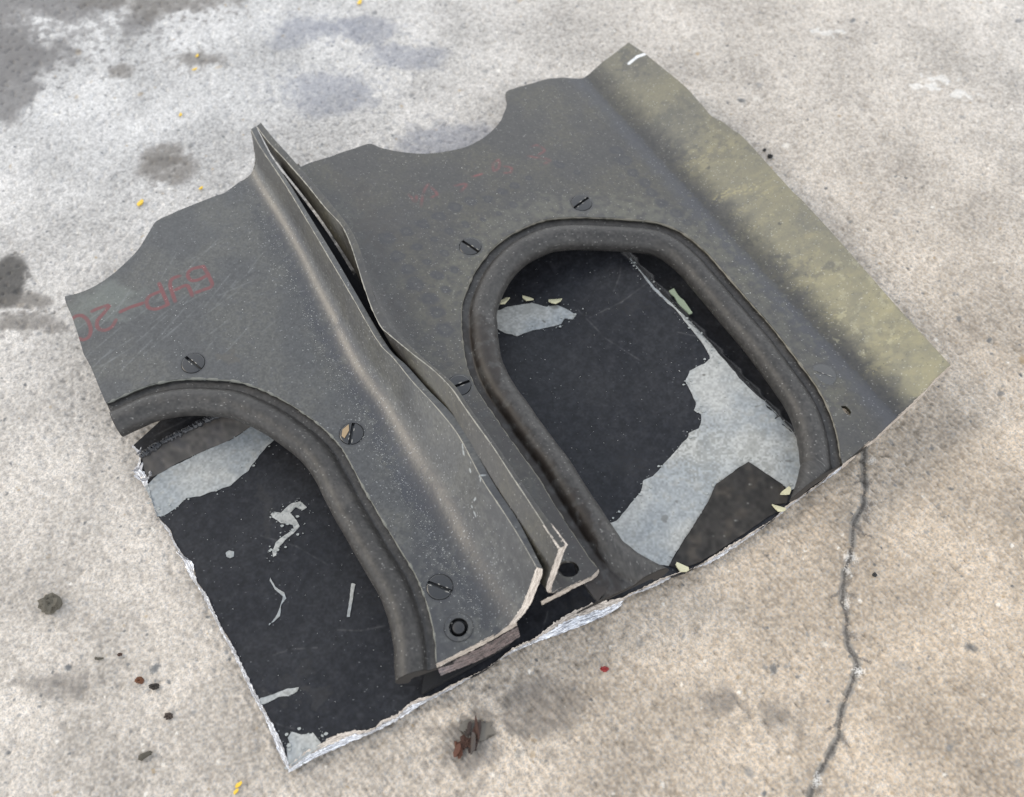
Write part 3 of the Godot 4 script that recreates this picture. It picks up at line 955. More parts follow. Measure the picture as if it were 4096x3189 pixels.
	tag(g, "worn pale concrete floor with speckled aggregate, dark stains and a crack", "", "", "structure")

# ------------------------------------------------------------------ shared metals
var bare: StandardMaterial3D
var dull: StandardMaterial3D
var primer: StandardMaterial3D
var skin_cv: Canvas
var left_cv: Canvas
var right_cv: Canvas
var rubber_cv: Canvas
var rubber: StandardMaterial3D
var screw_m: StandardMaterial3D

func ground_coat(cv: Canvas, c1: Color, c2: Color, c3: Color, salt: int, grit := 1.0) -> Array:
	var broad := cv.noise(FastNoiseLite.TYPE_SIMPLEX_SMOOTH, 0.008, 5, salt)
	var mid := cv.noise(FastNoiseLite.TYPE_SIMPLEX, 0.05, 4, salt + 1)
	var pix := cv.noise(FastNoiseLite.TYPE_VALUE, 0.45, 1, salt + 2)
	var r := cv.rgb
	var h := cv.hgt
	for i in cv.side * cv.side:
		var a := clampf((broad[i] - 128) * 0.013 + 0.5, 0.0, 1.0)
		var b := clampf((mid[i] - 150) * 0.02, 0.0, 1.0) * 0.6
		var g := 0.92 + ((pix[i] - 128) * 0.0014 + (mid[i] - 128) * 0.0012) * grit
		var j := i * 3
		r[j] = clampi(int(lerpf(lerpf(c1.r, c2.r, a), c3.r, b) * g * 255.0), 0, 255)
		r[j + 1] = clampi(int(lerpf(lerpf(c1.g, c2.g, a), c3.g, b) * g * 255.0), 0, 255)
		r[j + 2] = clampi(int(lerpf(lerpf(c1.b, c2.b, a), c3.b, b) * g * 255.0), 0, 255)
		h[i] = clampi(int(128.0 + (pix[i] - 128) * 0.22 + (mid[i] - 128) * 0.25), 0, 255)
	cv.rgb = r
	cv.hgt = h
	return [broad, mid, pix]

func flecks(cv: Canvas, count: int, c: Color, k_lo: float, k_hi: float, salt: int, where = null) -> void:
	var q := RandomNumberGenerator.new()
	q.seed = salt
	var n := cv.side
	for i in count:
		var x := q.randi_range(1, n - 2)
		var y := q.randi_range(1, n - 2)
		if where != null and q.randf() > where.call(cv.org + Vector2(x, y) / n * cv.span):
			continue
		cv.mix_px(y * n + x, c, q.randf_range(k_lo, k_hi))
		if q.randf() < 0.3:
			cv.mix_px(y * n + x + 1, c, q.randf_range(k_lo, k_hi) * 0.7)
		cv.hgt[y * n + x] = mini(255, cv.hgt[y * n + x] + 60)

# sawn metal: streaks that run along the cut
func sawn(c1: Color, c2: Color, c3: Color, rough: float, metal: float, salt: int) -> StandardMaterial3D:
	var f := FastNoiseLite.new()
	f.noise_type = FastNoiseLite.TYPE_SIMPLEX
	f.frequency = 1.0
	f.seed = salt
	f.fractal_octaves = 3
	var im := Image.create_empty(256, 128, false, Image.FORMAT_RGB8)
	for y in 128:
		for x in 256:
			var a := x / 256.0 * TAU
			var s := f.get_noise_3d(cos(a) * 1.2, sin(a) * 1.2, y * 0.09)
			var q := f.get_noise_3d(cos(a) * 9.0 + 40.0, sin(a) * 9.0, y * 0.12)
			var c := c1.lerp(c2, clampf(s * 1.6 + 0.35, 0.0, 1.0)).lerp(c3, clampf(q * 1.5, 0.0, 1.0))
			im.set_pixel(x, y, c)
	var m := mat(Color.WHITE, rough, metal)
	m.albedo_texture = ImageTexture.create_from_image(im)
	return m

func build_skin() -> void:
	bare = sawn(Color(0.86, 0.87, 0.89), Color(0.34, 0.34, 0.36), Color(0.66, 0.64, 0.62), 0.34, 0.5, 141)
	dull = sawn(Color(0.80, 0.76, 0.71), Color(0.46, 0.42, 0.39), Color(0.66, 0.61, 0.56), 0.45, 0.25, 142)
	skin_cv = Canvas.new(1024, Vector2(-0.155, -0.16), 0.32)
	var cv := skin_cv
	var g := ground_coat(cv, Color(0.125, 0.128, 0.144), Color(0.15, 0.152, 0.165), Color(0.15, 0.15, 0.16), 41)
	flecks(cv, 3000, Color(0.75, 0.75, 0.74), 0.1, 0.5, 42)
	for i in 70:
		cv.blob(cv.org + Vector2(rng.randf(), rng.randf()) * cv.span, rng.randf_range(0.003, 0.014), rng.randf_range(0.002, 0.007), rng.randf() * 3.0, Color(0.27, 0.26, 0.25), rng.randf_range(0.10, 0.32), g[2] if i % 2 else g[1], 1.2)
	for i in 70:
		var a := cv.org + Vector2(rng.randf(), rng.randf()) * cv.span
		var d := Vector2.from_angle(rng.randf() * TAU) * rng.randf_range(0.008, 0.035)
		cv.stroke(PackedVector2Array([a, a + d * 0.5 + d.orthogonal() * 0.06, a + d]), 0.0003, Color(0.42, 0.41, 0.40), 0.3, g[1], 0.0, 1.2)
	var m := painted(cv, 0.42, 0.33, 0.08)
	var li := jag(spline(P(SKIN_LEFT_IN), 120), 0.0006, 0.0005, 4.0)
	var lo := jag(spline(P(SKIN_LOW_IN), 160), 0.0006, 0.0006, 14.0)
	var outline := li.duplicate()
	outline.append_array(lo)
	for p in [Vector2(0.124, 0.018), Vector2(0.072, -0.070), Vector2(0.046, -0.100), Vector2(-0.030, -0.095), Vector2(-0.060, -0.060), Vector2(-0.105, -0.022)]:
		outline.append(p)
	var mb := MB.new()
	sheet(mb, clean(outline), h_skin, 0.0016, cv)
	var skin := put("outer_skin", mb, m, fragment)
	var edge := MB.new()
	var lob := P3x(SKIN_LEFT_OUT, 0.0009)
	var lib := spline3(lifted(P(SKIN_LEFT_IN), h_skin, 0.0003), 200)
	lob = spline3(lob, 200)
	for i in 200:
		lob[i] = lib[i].lerp(lob[i], 0.64)
	cut_band(edge, lifted(P(SKIN_LEFT_IN), h_skin, 0.0003), lob, 0.00034, 1.0, 5)
	put("cut_edge", edge, bare, skin)
	edge = MB.new()
	var s0 := spline3(lifted(P(SKIN_LOW_IN), h_skin, 0.0003), 300)
	var s1 := spline3(P3x(SKIN_LOW_OUT, 0.0021), 300)
	var sm0 := PackedVector3Array()
	for i in 300:
		sm0.append(s0[i].lerp(s1[i], 0.45 + 0.15 * wobble.get_noise_2d(i * 1.5, 60.0)) + Vector3(0, 0.0002, 0))
	cut_band(edge, s0, sm0, 0.00032, 2.0, 4)
	put("cut_edge", edge, dull, skin)
	edge = MB.new()
	cut_band(edge, sm0, s1, 0.00028, 3.0, 4)
	put("cut_edge", edge, bare, skin)
	# torn curls on the sawn edge
	for i in range(0, TORN.size(), 2):
		var f := thin_flake(ragged(0.0017, 0.0008, 11), 0.0003, 0.5)
		var o := put("torn_burr", f, bare, skin)
		o.position = Vector3(TORN[i] * 0.001, 0.005, TORN[i + 1] * 0.001)
		o.rotation = Vector3(rng.randf_range(-0.4, 0.4), rng.randf() * 3.0, rng.randf_range(-0.5, 0.5))
	# grey primer where the dark coat has flaked away
	var pc := Canvas.new(1024, cv.org, cv.span)
	var pg := ground_coat(pc, Color(0.57, 0.585, 0.59), Color(0.66, 0.66, 0.645), Color(0.54, 0.54, 0.525), 51, 0.5)
	flecks(pc, 2500, Color(0.25, 0.24, 0.22), 0.2, 0.6, 52)
	for i in 60:
		pc.blob(pc.org + Vector2(rng.randf(), rng.randf()) * pc.span, rng.randf_range(0.005, 0.014), rng.randf_range(0.003, 0.008), rng.randf() * 3.0, Color(0.46, 0.46, 0.44) if i % 3 else Color(0.68, 0.69, 0.68), rng.randf_range(0.15, 0.4), pg[1] if i % 2 else pg[2], 1.1)
	for i in 420:
		pc.blob(pc.org + Vector2(rng.randf(), rng.randf()) * pc.span, rng.randf_range(0.0003, 0.0022), rng.randf_range(0.0003, 0.0012), rng.randf() * 3.0, Color(0.27, 0.26, 0.24), rng.randf_range(0.2, 0.6), pg[1], 0.9)
	primer = painted(pc, 0.55, 0.4, 0.03)
	for list in [PATCH_LARGE, PATCH_SMALL, PATCH_PALE, PATCH_CORNER, PATCH_STREAK]:
		var pm := MB.new()
		sheet(pm, clean(jag(closed(P(list)), 0.0006, 0.00055, rng.randf() * 90.0)), h_skin, 0.0006, pc, 0.0025, [], 0.00025)
		put("primer_patch", pm, primer, skin)
	for list in [SCRAPE_HOOK, SCRAPE_TAIL, SCRAPE_SHORT, SCRAPE_DOT]:
		var pm := MB.new()
		sheet(pm, clean(jag(closed(P(list)), 0.0004, 0.00042, rng.randf() * 90.0)), h_skin, 0.0006, pc, 0.002, [], 0.0003)
		put("scrape_mark", pm, primer, skin)
	# crumbs and islands of primer round the torn edges
	var crumbs := MB.new()
	for list in [PATCH_LARGE, PATCH_SMALL, PATCH_PALE, PATCH_CORNER, SCRAPE_HOOK]:
		var q := closed(P(list))
		for i in q.size() - 1:
			for s in 4:
				var p := q[i].lerp(q[i + 1], rng.randf()) + Vector2(rng.randfn(0, 0.0013), rng.randfn(0, 0.0013))
				var r := 0.00010 + 0.0005 * pow(rng.randf(), 4.0)
				var f := thin_flake(ragged(r * 1.3, r, 7), 0.0002, 0.15)
				var first := crumbs.v.size()
				for k in f.v.size():
					crumbs.vert(f.v[k] + Vector3(p.x, h_skin(p) + 0.0003, p.y), f.n[k], f.uv[k])
				for k in f.ix:
					crumbs.ix.append(first + k)
	var cm := put("primer_crumbs", crumbs, mat(Color(0.55, 0.56, 0.55), 0.6), skin)
	cm.set_meta("kind", "stuff")
	# stray chips of pale coating
	var chip_m := mat(Color(0.72, 0.70, 0.58), 0.6)
	for i in range(0, CHIP.size(), 2):
		var o := put("paint_chip", thin_flake(ragged(0.0028, 0.0015, 8), 0.0005, 0.3), chip_m, skin)
		o.position = Vector3(CHIP[i], 0, CHIP[i + 1]) * 0.001
		o.position.y = h_skin(Vector2(o.position.x, o.position.z)) + 0.0008
		o.rotation = Vector3(-0.3, rng.randf_range(-0.6, 0.6), 0)
	var a := Vector2(LONG_CHIP[0], LONG_CHIP[1]) * 0.001
	var b := Vector2(LONG_CHIP[2], LONG_CHIP[3]) * 0.001
	var lc := PackedVector2Array()
	for i in 9:
		lc.append(Vector2(-0.5 + i / 8.0, 0) * a.distance_to(b) + Vector2(0, -0.0011 + rng.randf_range(-0.0004, 0.0004)))
	for i in 9:
		lc.append(Vector2(0.5 - i / 8.0, 0) * a.distance_to(b) + Vector2(0, 0.0009 + rng.randf_range(-0.0004, 0.0004)))
	var lo2 := put("paint_chip", thin_flake(lc, 0.0005, 0.02), mat(Color(0.60, 0.65, 0.56), 0.6), skin)
	lo2.position = Vector3((a.x + b.x) * 0.5, h_skin((a + b) * 0.5) + 0.0015, (a.y + b.y) * 0.5)
	lo2.rotation.y = -(b - a).angle()
	# stiffener seen in the cavity of the round opening
	var up := spline(P(STRIP_UP), 50)
	var low := spline(P(STRIP_LOW), 50)
	var rows := []
	var uvs := []
	for i in 50:
		var row := PackedVector3Array()
		var ur := PackedVector2Array()
		var yl := h_skin(low[i]) + 0.0004
		for j in 5:
			var t := j / 4.0
			var p := low[i].lerp(up[i], t)
			row.append(Vector3(p.x, lerpf(yl, 0.0085, t * (1.4 - 0.4 * t)), p.y))
			ur.append(cv.uv(p))
		row.append(Vector3(up[i].x + 0.0006, 0.0082, up[i].y - 0.0012))
		ur.append(cv.uv(up[i]))
		row.append(Vector3(up[i].x + 0.0008, 0.0030, up[i].y - 0.0016))
		ur.append(cv.uv(up[i]))
		rows.append(row)
		uvs.append(ur)
	var scv := Canvas.new(512, cv.org, cv.span)
	ground_coat(scv, Color(0.24, 0.23, 0.22), Color(0.30, 0.28, 0.26), Color(0.20, 0.19, 0.19), 63)
	var strip_m := painted(scv, 0.45, 0.4, 0.1)
	var sm := MB.new()
	sm.grid(rows, uvs)
	var strip := put("stiffener", sm, strip_m, fragment)
	var bead := MB.new()
	for i in 40:
		var t := i / 39.0
		var p := up[int(t * 49)]
		var lm := lump(Vector3(0.0013, 0.0010, 0.0010) * rng.randf_range(0.7, 1.3), i * 3.0, 0.5, false)
		var first := bead.v.size()
		for k in lm.v.size():
			bead.vert(lm.v[k] + Vector3(p.x, 0.0086, p.y - 0.0006), lm.n[k], lm.uv[k])
		for k in lm.ix:
			bead.ix.append(first + k)
	put("sealant_bead", bead, mat(Color(0.16, 0.16, 0.17), 0.35), strip)
	# the dark sheet lapped over the primer
	var fcv := Canvas.new(512, cv.org, cv.span)
	ground_coat(fcv, Color(0.17, 0.165, 0.16), Color(0.20, 0.19, 0.18), Color(0.23, 0.21, 0.19), 61)
	flecks(fcv, 900, Color(0.7, 0.7, 0.68), 0.1, 0.5, 62)
	var fm := MB.new()
	sheet(fm, clean(jag(closed(P(FLAP)), 0.001, 0.00025, 8.0)), h_skin, 0.0008, fcv, 0.003, [], 0.0009)
	put("rubber_flap", fm, painted(fcv, 0.6, 0.3, 0.1), fragment)

func P3x(a: Array, y: float) -> PackedVector3Array:
	var o := PackedVector3Array()
	for p in P(a):
		o.append(Vector3(p.x, y, p.y))
	return o

func closed(p: PackedVector2Array) -> PackedVector2Array:
	var q := p.duplicate()
	q.append(p[0])
	return q

func circle(c: Vector2, r: float, k := 20, squash := 1.0, turn := 0.0) -> PackedVector2Array:
	var o := PackedVector2Array()
	for i in k:
		o.append(c + (Vector2.from_angle(TAU * i / k) * Vector2(r, r * squash)).rotated(turn))
	return o

func build_left() -> void:
	left_cv = Canvas.new(1024, Vector2(-0.19, -0.125), 0.245)
	var cv := left_cv
	var g := ground_coat(cv, Color(0.222, 0.223, 0.222), Color(0.268, 0.265, 0.25), Color(0.195, 0.197, 0.2), 71)
	var bend := spline(P(LEFT_BEND), 60)
	var crease := func(p: Vector2) -> float:
		var best := 1.0
		for i in range(0, 59, 4):
			best = minf(best, p.distance_to(Geometry2D.get_closest_point_to_segment(p, bend[i], bend[mini(i + 4, 59)])))
		return 0.12 + 0.88 * ss(1.0 - best / 0.020)
	# grime caught in the crease, with the bend's dark shading painted in
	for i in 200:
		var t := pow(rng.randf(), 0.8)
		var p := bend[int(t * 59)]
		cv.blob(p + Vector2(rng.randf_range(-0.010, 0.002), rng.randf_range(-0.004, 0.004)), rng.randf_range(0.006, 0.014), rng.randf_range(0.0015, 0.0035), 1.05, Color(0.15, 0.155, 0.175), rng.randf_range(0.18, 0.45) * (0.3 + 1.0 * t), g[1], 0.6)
	for i in 60:
		cv.blob(cv.org + Vector2(rng.randf(), rng.randf()) * cv.span, rng.randf_range(0.003, 0.014), rng.randf_range(0.002, 0.008), rng.randf() * 3.0, Color(0.36, 0.36, 0.34) if i % 2 else Color(0.22, 0.23, 0.24), rng.randf_range(0.08, 0.22), g[1], 1.1)
	cv.blob(Vector2(-0.158, -0.030), 0.028, 0.010, -0.45, Color(0.38, 0.40, 0.37), 0.5, g[0], 0.8)
	for i in 40:
		var a := Vector2(rng.randf_range(-0.165, -0.09), rng.randf_range(-0.05, 0.01))
		cv.stroke(PackedVector2Array([a, a + Vector2(rng.randf_range(0.004, 0.012), -rng.randf_range(0.006, 0.016))]), 0.0004, Color(0.42, 0.43, 0.43), 0.3, g[1])
	# darker blotches towards the sawn lower end
	for i in 60:
		var p := Vector2(rng.randf_range(-0.035, 0.012), rng.randf_range(0.055, 0.105))
		cv.blob(p, rng.randf_range(0.005, 0.014), rng.randf_range(0.004, 0.008), 1.0, Color(0.15, 0.15, 0.16), rng.randf_range(0.08, 0.22), g[1], 0.9)
	# handwriting in red grease pencil
	for s in [INK_BE, INK_BE_LOOP, INK_U, INK_U_ARM, INK_ER, INK_ER_LOOP, INK_DASH, INK_TWO, INK_NOUGHT]:
		cv.stroke(spline(P(s), 24), 0.00125, Color(0.35, 0.15, 0.15), 0.72, g[1], 14.0, 0.6)
	flecks(cv, 26000, Color(0.85, 0.86, 0.86), 0.15, 0.75, 72, crease)
	flecks(cv, 16000, Color(0.10, 0.10, 0.11), 0.2, 0.6, 73, crease)
	# wear marks on the flange face
	for i in 24:
		cv.blob(Vector2(rng.randf_range(-0.010, 0.030), rng.randf_range(0.035, 0.065)), 0.0009, 0.0004, rng.randf() * 3.0, Color(0.62, 0.64, 0.64), 0.7, g[1], 0.9)
	var screws := P(LEFT_SCREW)
	for s in screws:
		cv.ring(s, 0.0045, 0.0007, -70.0, Color(0.13, 0.13, 0.14), 0.75)
	var pin := P(PIN)[0]
	var dim := P(DIMPLE)[0]
	cv.blob(dim, 0.0042, 0.0030, 0.2, Color(0.25, 0.235, 0.21), 0.7, g[1], 0.8, -30.0)
	cv.ring(dim, 0.0022, 0.0006, -50.0, Color(0.2, 0.19, 0.17), 0.6)
	var m := painted(cv, 0.41, 0.60, 0.09)
	var hole := jag(spline(P(LEFT_HOLE), 140), 0.0012, 0.00012, 22.0)
	var outline := jag(spline_seg(P(LEFT_TOP), [0, 8, 12]), 0.0007, 0.00022, 20.0)
	outline.append_array(offset_line(spline(P(LEFT_BEND), 60), 0.008))
	outline.append_array(jag(P(LEFT_END).slice(1), 0.0006, 0.0003, 21.0))
	outline.append_array(rev(hole))
	outline.append_array(jag(rev(P(LEFT_SIDE)), 0.0007, 0.0002, 23.0))
	var mb := MB.new()
	sheet(mb, clean(outline), h_left, 0.0016, cv, 0.0024, [circle(pin, 0.0030, 22), circle(screws[0], 0.00432, 30), circle(screws[1], 0.00432, 30), circle(screws[2], 0.00432, 30)])
	var panel := put("inner_panel", mb, m, fragment)
	panel.set_meta("label", "grey panel with red handwriting and a quarter of a round opening")
	var fl := MB.new()
	var ends := flange(fl, P(LEFT_BEND), h_left, P3(LEFT_TIP), P3(LEFT_BACK), 1.0, 0.008, cv)
	var wing := put("flange", fl, m, panel)
	worn_edge(P3(LEFT_TIP), wing)
	var cut := MB.new()
	flange_end(cut, ends[2], ends[3], 31.0)
	flange_end(cut, ends[0], ends[1], 32.0)
	var e := lifted(P(LEFT_END), h_left)
	var e2 := PackedVector3Array()
	for p in e:
		e2.append(p + Vector3(0.0003, -0.0019, 0.0006))
	cut_band(cut, e, e2, 0.00018, 33.0, 3)
	put("cut_edge", cut, dull, panel)
	# pale worn lip round the opening
	var lip := MB.new()
	var lp := PackedVector3Array()
	for p in spline(P(LEFT_HOLE), 150):
		lp.append(Vector3(p.x, TOP_LEFT - 0.00045, p.y))
	rod(lip, lp, 0.00055, 0.00055, 6)
	put("worn_lip", lip, mat(Color(0.38, 0.38, 0.355), 0.45), panel)
	screw_m = mat(Color(0.135, 0.135, 0.14), 0.34, 0.0, 0.55)
	var slots := P(LEFT_SLOT)
	for i in screws.size():
		screw(screws[i], h_left(screws[i]), slots[i], screw_m)
	# a bit of old sealant sits on one head
	var dab := put("sealant_dab", thin_flake(PackedVector2Array([Vector2(-0.0032, -0.0014), Vector2(-0.0012, -0.0034), Vector2(-0.0009, -0.0010), Vector2(-0.0022, 0.0020), Vector2(-0.0033, 0.0012)]), 0.0002, 0.0), mat(Color(0.55, 0.47, 0.36), 0.7), fragment)
	dab.position = Vector3(screws[1].x, TOP_LEFT + 0.0004, screws[1].y)
	# rivet in its countersink
	var rv := MB.new()
	var rows := []
	var uvs := []
	for lv in [Vector2(0.0046, 0.0002), Vector2(0.0031, -0.0012), Vector2(0.0030, -0.0022), Vector2(0.0021, -0.0023), Vector2(0.0020, -0.0003), Vector2(0.0017, 0.0), Vector2(0.0, 0.00015)]:
		var row := PackedVector3Array()
		var ur := PackedVector2Array()
		for s in 33:
			row.append(Vector3(pin.x + cos(TAU * s / 32.0) * lv.x, TOP_LEFT + lv.y, pin.y + sin(TAU * s / 32.0) * lv.x))
			ur.append(Vector2.ZERO)
		rows.append(row)
		uvs.append(ur)
	rv.grid(rows, uvs)
	put("rivet", rv, mat(Color(0.13, 0.13, 0.135), 0.4), fragment)
	# rolled rubber seal
	rubber_cv = Canvas.new(1024, Vector2(-0.16, -0.16), 0.32)
	var rg := ground_coat(rubber_cv, Color(0.205, 0.197, 0.19), Color(0.23, 0.222, 0.214), Color(0.185, 0.178, 0.174), 81)
	flecks(rubber_cv, 16000, Color(0.8, 0.8, 0.78), 0.1, 0.55, 82)
	# rust-brown dust and flange shade, both painted on the oblong seal's nearer limb
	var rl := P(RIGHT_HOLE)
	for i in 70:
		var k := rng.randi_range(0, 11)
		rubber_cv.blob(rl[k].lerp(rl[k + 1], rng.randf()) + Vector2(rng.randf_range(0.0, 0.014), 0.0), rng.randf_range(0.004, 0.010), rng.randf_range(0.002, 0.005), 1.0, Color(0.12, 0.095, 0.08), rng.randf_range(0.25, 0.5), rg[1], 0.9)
	for i in 50:
		rubber_cv.blob(rubber_cv.org + Vector2(rng.randf(), rng.randf()) * rubber_cv.span, rng.randf_range(0.003, 0.01), rng.randf_range(0.002, 0.005), rng.randf() * 3.0, Color(0.36, 0.34, 0.32), rng.randf_range(0.1, 0.3), rg[1], 1.0)
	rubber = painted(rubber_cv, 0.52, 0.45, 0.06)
	var path := P(LEFT_HOLE)
	path.append_array(P(SEAL_EXT_L))
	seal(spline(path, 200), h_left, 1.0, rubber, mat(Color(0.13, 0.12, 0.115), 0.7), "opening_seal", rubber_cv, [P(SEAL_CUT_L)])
	# layered stub under the sawn end
	var bk := MB.new()
	var bp := jag(closed(P(BACKING)), 0.0008, 0.0002, 44.0)
	sheet(bk, clean(bp), func(p: Vector2) -> float: return 0.0065 + 0.1 * (0.110 - p.y), 0.0029, skin_cv, 0.003)
	var back := put("backing_strip", bk, mat(Color(0.13, 0.13, 0.135), 0.5, 0.0, 0.3), fragment)
	var lay := MB.new()
	var ce := P(LEFT_END)
	var ta := PackedVector3Array()
	var tb := PackedVector3Array()
	for i in ce.size():
		var p := ce[i]
		var s := i / float(ce.size() - 1)
		ta.append(Vector3(p.x + 0.0004, 0.0192, p.y + 0.0007))
		tb.append(Vector3(p.x + 0.0012, 0.0192 - 0.0060 * sin(PI * minf(1.0, s * 0.75 + 0.22)) - 0.0004, p.y + 0.0024))
	cut_band(lay, ta, tb, 0.00022, 35.0, 5)
	put("cut_edge", lay, sawn(Color(0.46, 0.40, 0.39), Color(0.18, 0.17, 0.17), Color(0.56, 0.53, 0.52), 0.45, 0.3, 143), back)

func flange_end(mb: MB, face: PackedVector3Array, rear: PackedVector3Array, salt: float) -> void:
	cut_band(mb, face, rear, 0.00014, salt, 4, 0.0005)

# smooth between corners only
func spline_seg(p: PackedVector2Array, corners: Array) -> PackedVector2Array:
	var out := PackedVector2Array()
	for i in corners.size() - 1:
		var part := p.slice(corners[i], corners[i + 1] + 1)
		var len := 0.0
		for k in range(1, part.size()):
			len += part[k].distance_to(part[k - 1])
		var s := spline(part, maxi(3, int(len / 0.0015)))
		if i:
			s.remove_at(0)
		out.append_array(s)
	return out

func build_right() -> void:
	right_cv = Canvas.new(1024, Vector2(-0.127, -0.185), 0.295)
	var cv := right_cv
	var g := ground_coat(cv, Color(0.175, 0.165, 0.15), Color(0.222, 0.208, 0.168), Color(0.152, 0.143, 0.136), 91)
	var n := cv.side
	var r := cv.rgb
	# the folded edge strip wears a yellow-green chromate coat
	var nn := Vector2(-(fold_b - fold_a).y, (fold_b - fold_a).x).normalized()
	if nn.x < 0.0: nn = -nn
	for y in n:
		for x in n:
			var p := cv.org + Vector2(x, y) / n * cv.span
			var i := y * n + x
			var d: float = (p - fold_a).dot(nn) + (g[1][i] - 128) * 0.000008
			if d > 0.0:
				var along := clampf((p.y + 0.15) / 0.16, 0.0, 1.0)
				var t := ss(d / 0.013) * (0.75 + 0.25 * along)
				var v := clampf((g[0][i] - 118) * 0.0045 + (g[1][i] - 128) * 0.0012 + (g[2][i] - 128) * 0.0018 + 0.25 + 18.0 * (d - 0.006), 0.0, 1.0)
				var c := Color(0.395, 0.382, 0.335).lerp(Color(0.525, 0.497, 0.385), v * (0.55 + 0.6 * along))
				cv.rgb[i * 3] = int(lerpf(cv.rgb[i * 3], c.r * 255, t))
				cv.rgb[i * 3 + 1] = int(lerpf(cv.rgb[i * 3 + 1], c.g * 255, t))
				cv.rgb[i * 3 + 2] = int(lerpf(cv.rgb[i * 3 + 2], c.b * 255, t))
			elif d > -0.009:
				cv.mix_px(i, Color(0.19, 0.20, 0.24), 0.5 * ss(1.0 - absf(d + 0.003) / 0.007))  # dark blue sky sheen of the bend, painted in along the fold
	for i in 90:
		var c := Color(0.30, 0.295, 0.255) if i % 2 else Color(0.20, 0.195, 0.205)
		cv.blob(cv.org + Vector2(rng.randf(), rng.randf()) * cv.span, rng.randf_range(0.004, 0.015), rng.randf_range(0.002, 0.009), rng.randf() * 3.0, c, rng.randf_range(0.08, 0.25), g[1], 1.1)
	# brown film beside the flange, mostly the flange's shade painted in
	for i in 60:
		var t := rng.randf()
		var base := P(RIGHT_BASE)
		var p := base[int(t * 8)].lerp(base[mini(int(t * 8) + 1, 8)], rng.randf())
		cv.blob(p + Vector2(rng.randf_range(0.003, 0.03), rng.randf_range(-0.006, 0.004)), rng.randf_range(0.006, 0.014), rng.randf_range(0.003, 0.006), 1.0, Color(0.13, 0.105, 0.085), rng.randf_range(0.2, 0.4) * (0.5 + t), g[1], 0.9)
	# olive halo round the opening and the dried spots left in it
	var rim := spline(P(RIGHT_HOLE), 60)
	for i in range(12, 58):
		cv.blob(rim[i] - Vector2(0.003, 0.005), 0.012, 0.008, 0.0, Color(0.34, 0.335, 0.285), 0.16, g[1], 0.9)
	for i in range(0, SPOT.size(), 3):
		var p := Vector2(SPOT[i], SPOT[i + 1]) * 0.001
		var s: float = SPOT[i + 2] * 0.001
		cv.blob(p, s * 1.08, s * 0.88, 0.5, Color(0.08, 0.08, 0.105), 0.62, g[1], 0.25)
		cv.blob(p, s * 0.5, s * 0.4, 0.5, Color(0.33, 0.32, 0.28), 0.25, g[1], 0.8)
		pass
	for s in [FAINT_A, FAINT_B, FAINT_C, FAINT_D, FAINT_E, FAINT_F, FAINT_G, FAINT_H, FAINT_I]:
		cv.stroke(spline(P(s), 14), 0.0010, Color(0.42, 0.16, 0.16), 0.26, g[1], 0.0, 1.0)
	cv.stroke(P(SCRATCH_TOP), 0.0012, Color(0.82, 0.83, 0.84), 0.9, g[1], 0.0, 0.4)
	# brushed yellow patches on the strip
	for i in 90:
		var q := fold_a.lerp(fold_b, rng.randf_range(0.30, 1.02)) + nn * rng.randf_range(0.006, 0.026)
		cv.blob(q, rng.randf_range(0.002, 0.007), rng.randf_range(0.0008, 0.0025), -0.35, Color(0.62, 0.58, 0.42), rng.randf_range(0.06, 0.22), g[2], 1.0)
	# bare scuffs on the strip
	for i in 24:
		var at := Vector2(0.128, -0.025) + Vector2(rng.randf_range(-0.010, 0.012), rng.randf_range(-0.02, 0.02))
		cv.blob(at, rng.randf_range(0.0006, 0.0030), rng.randf_range(0.0004, 0.0012), rng.randf() * 3.0, Color(0.62, 0.60, 0.50), 0.35, g[2], 1.1)
	for i in 12:
		cv.blob(Vector2(0.10, -0.085) + Vector2(rng.randf_range(-0.03, 0.035), rng.randf_range(-0.03, 0.04)), 0.0012, 0.0009, 0.0, Color(0.24, 0.23, 0.2), 0.7, g[1], 0.6)
	flecks(cv, 18000, Color(0.82, 0.82, 0.82), 0.1, 0.55, 92)
	flecks(cv, 7000, Color(0.10, 0.10, 0.11), 0.1, 0.5, 93)
	var screws := P(RIGHT_SCREW)
	for i in screws.size():
		cv.ring(screws[i], 0.0045, 0.0008, -60.0, Color(0.15, 0.15, 0.16), 0.6 if i < 3 else 0.25)
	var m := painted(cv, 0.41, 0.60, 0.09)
	var hole := jag(spline(P(RIGHT_HOLE), 260), 0.0012, 0.00012, 122.0)
	var outline := jag(spline_seg(P(RIGHT_TOP).slice(1), [0, 5, 16, 22, 29]), 0.0007, 0.00022, 120.0)
	outline.append_array(jag(spline_seg(P(RIGHT_SIDE).slice(1), [0, 13]), 0.0012, 0.00012, 124.0))
	outline.append_array(jag(P(RIGHT_END).slice(1), 0.0006, 0.0003, 121.0))
	outline.append_array(rev(hole))
	outline.append_array(jag(rev(P(RIGHT_CUT).slice(1, 4)), 0.0006, 0.0003, 123.0))
	outline.append_array(rev(offset_line(spline(P(RIGHT_BASE), 60), -0.005)))
	var eh := P(END_HOLE)[0]
	var pit := P(PIT)[0]
	var mb := MB.new()
	sheet(mb, clean(outline), h_right, 0.0016, cv, 0.00253, [circle(eh, 0.0034, 22, 0.8), circle(pit, 0.0024, 18, 0.5, 1.0), circle(screws[0], 0.00432, 30), circle(screws[1], 0.00432, 30), circle(screws[2], 0.00432, 30)])
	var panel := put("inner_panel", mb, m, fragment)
	panel.set_meta("label", "mottled olive panel with an oblong opening and a yellowish turned-up edge strip")
	var fl := MB.new()
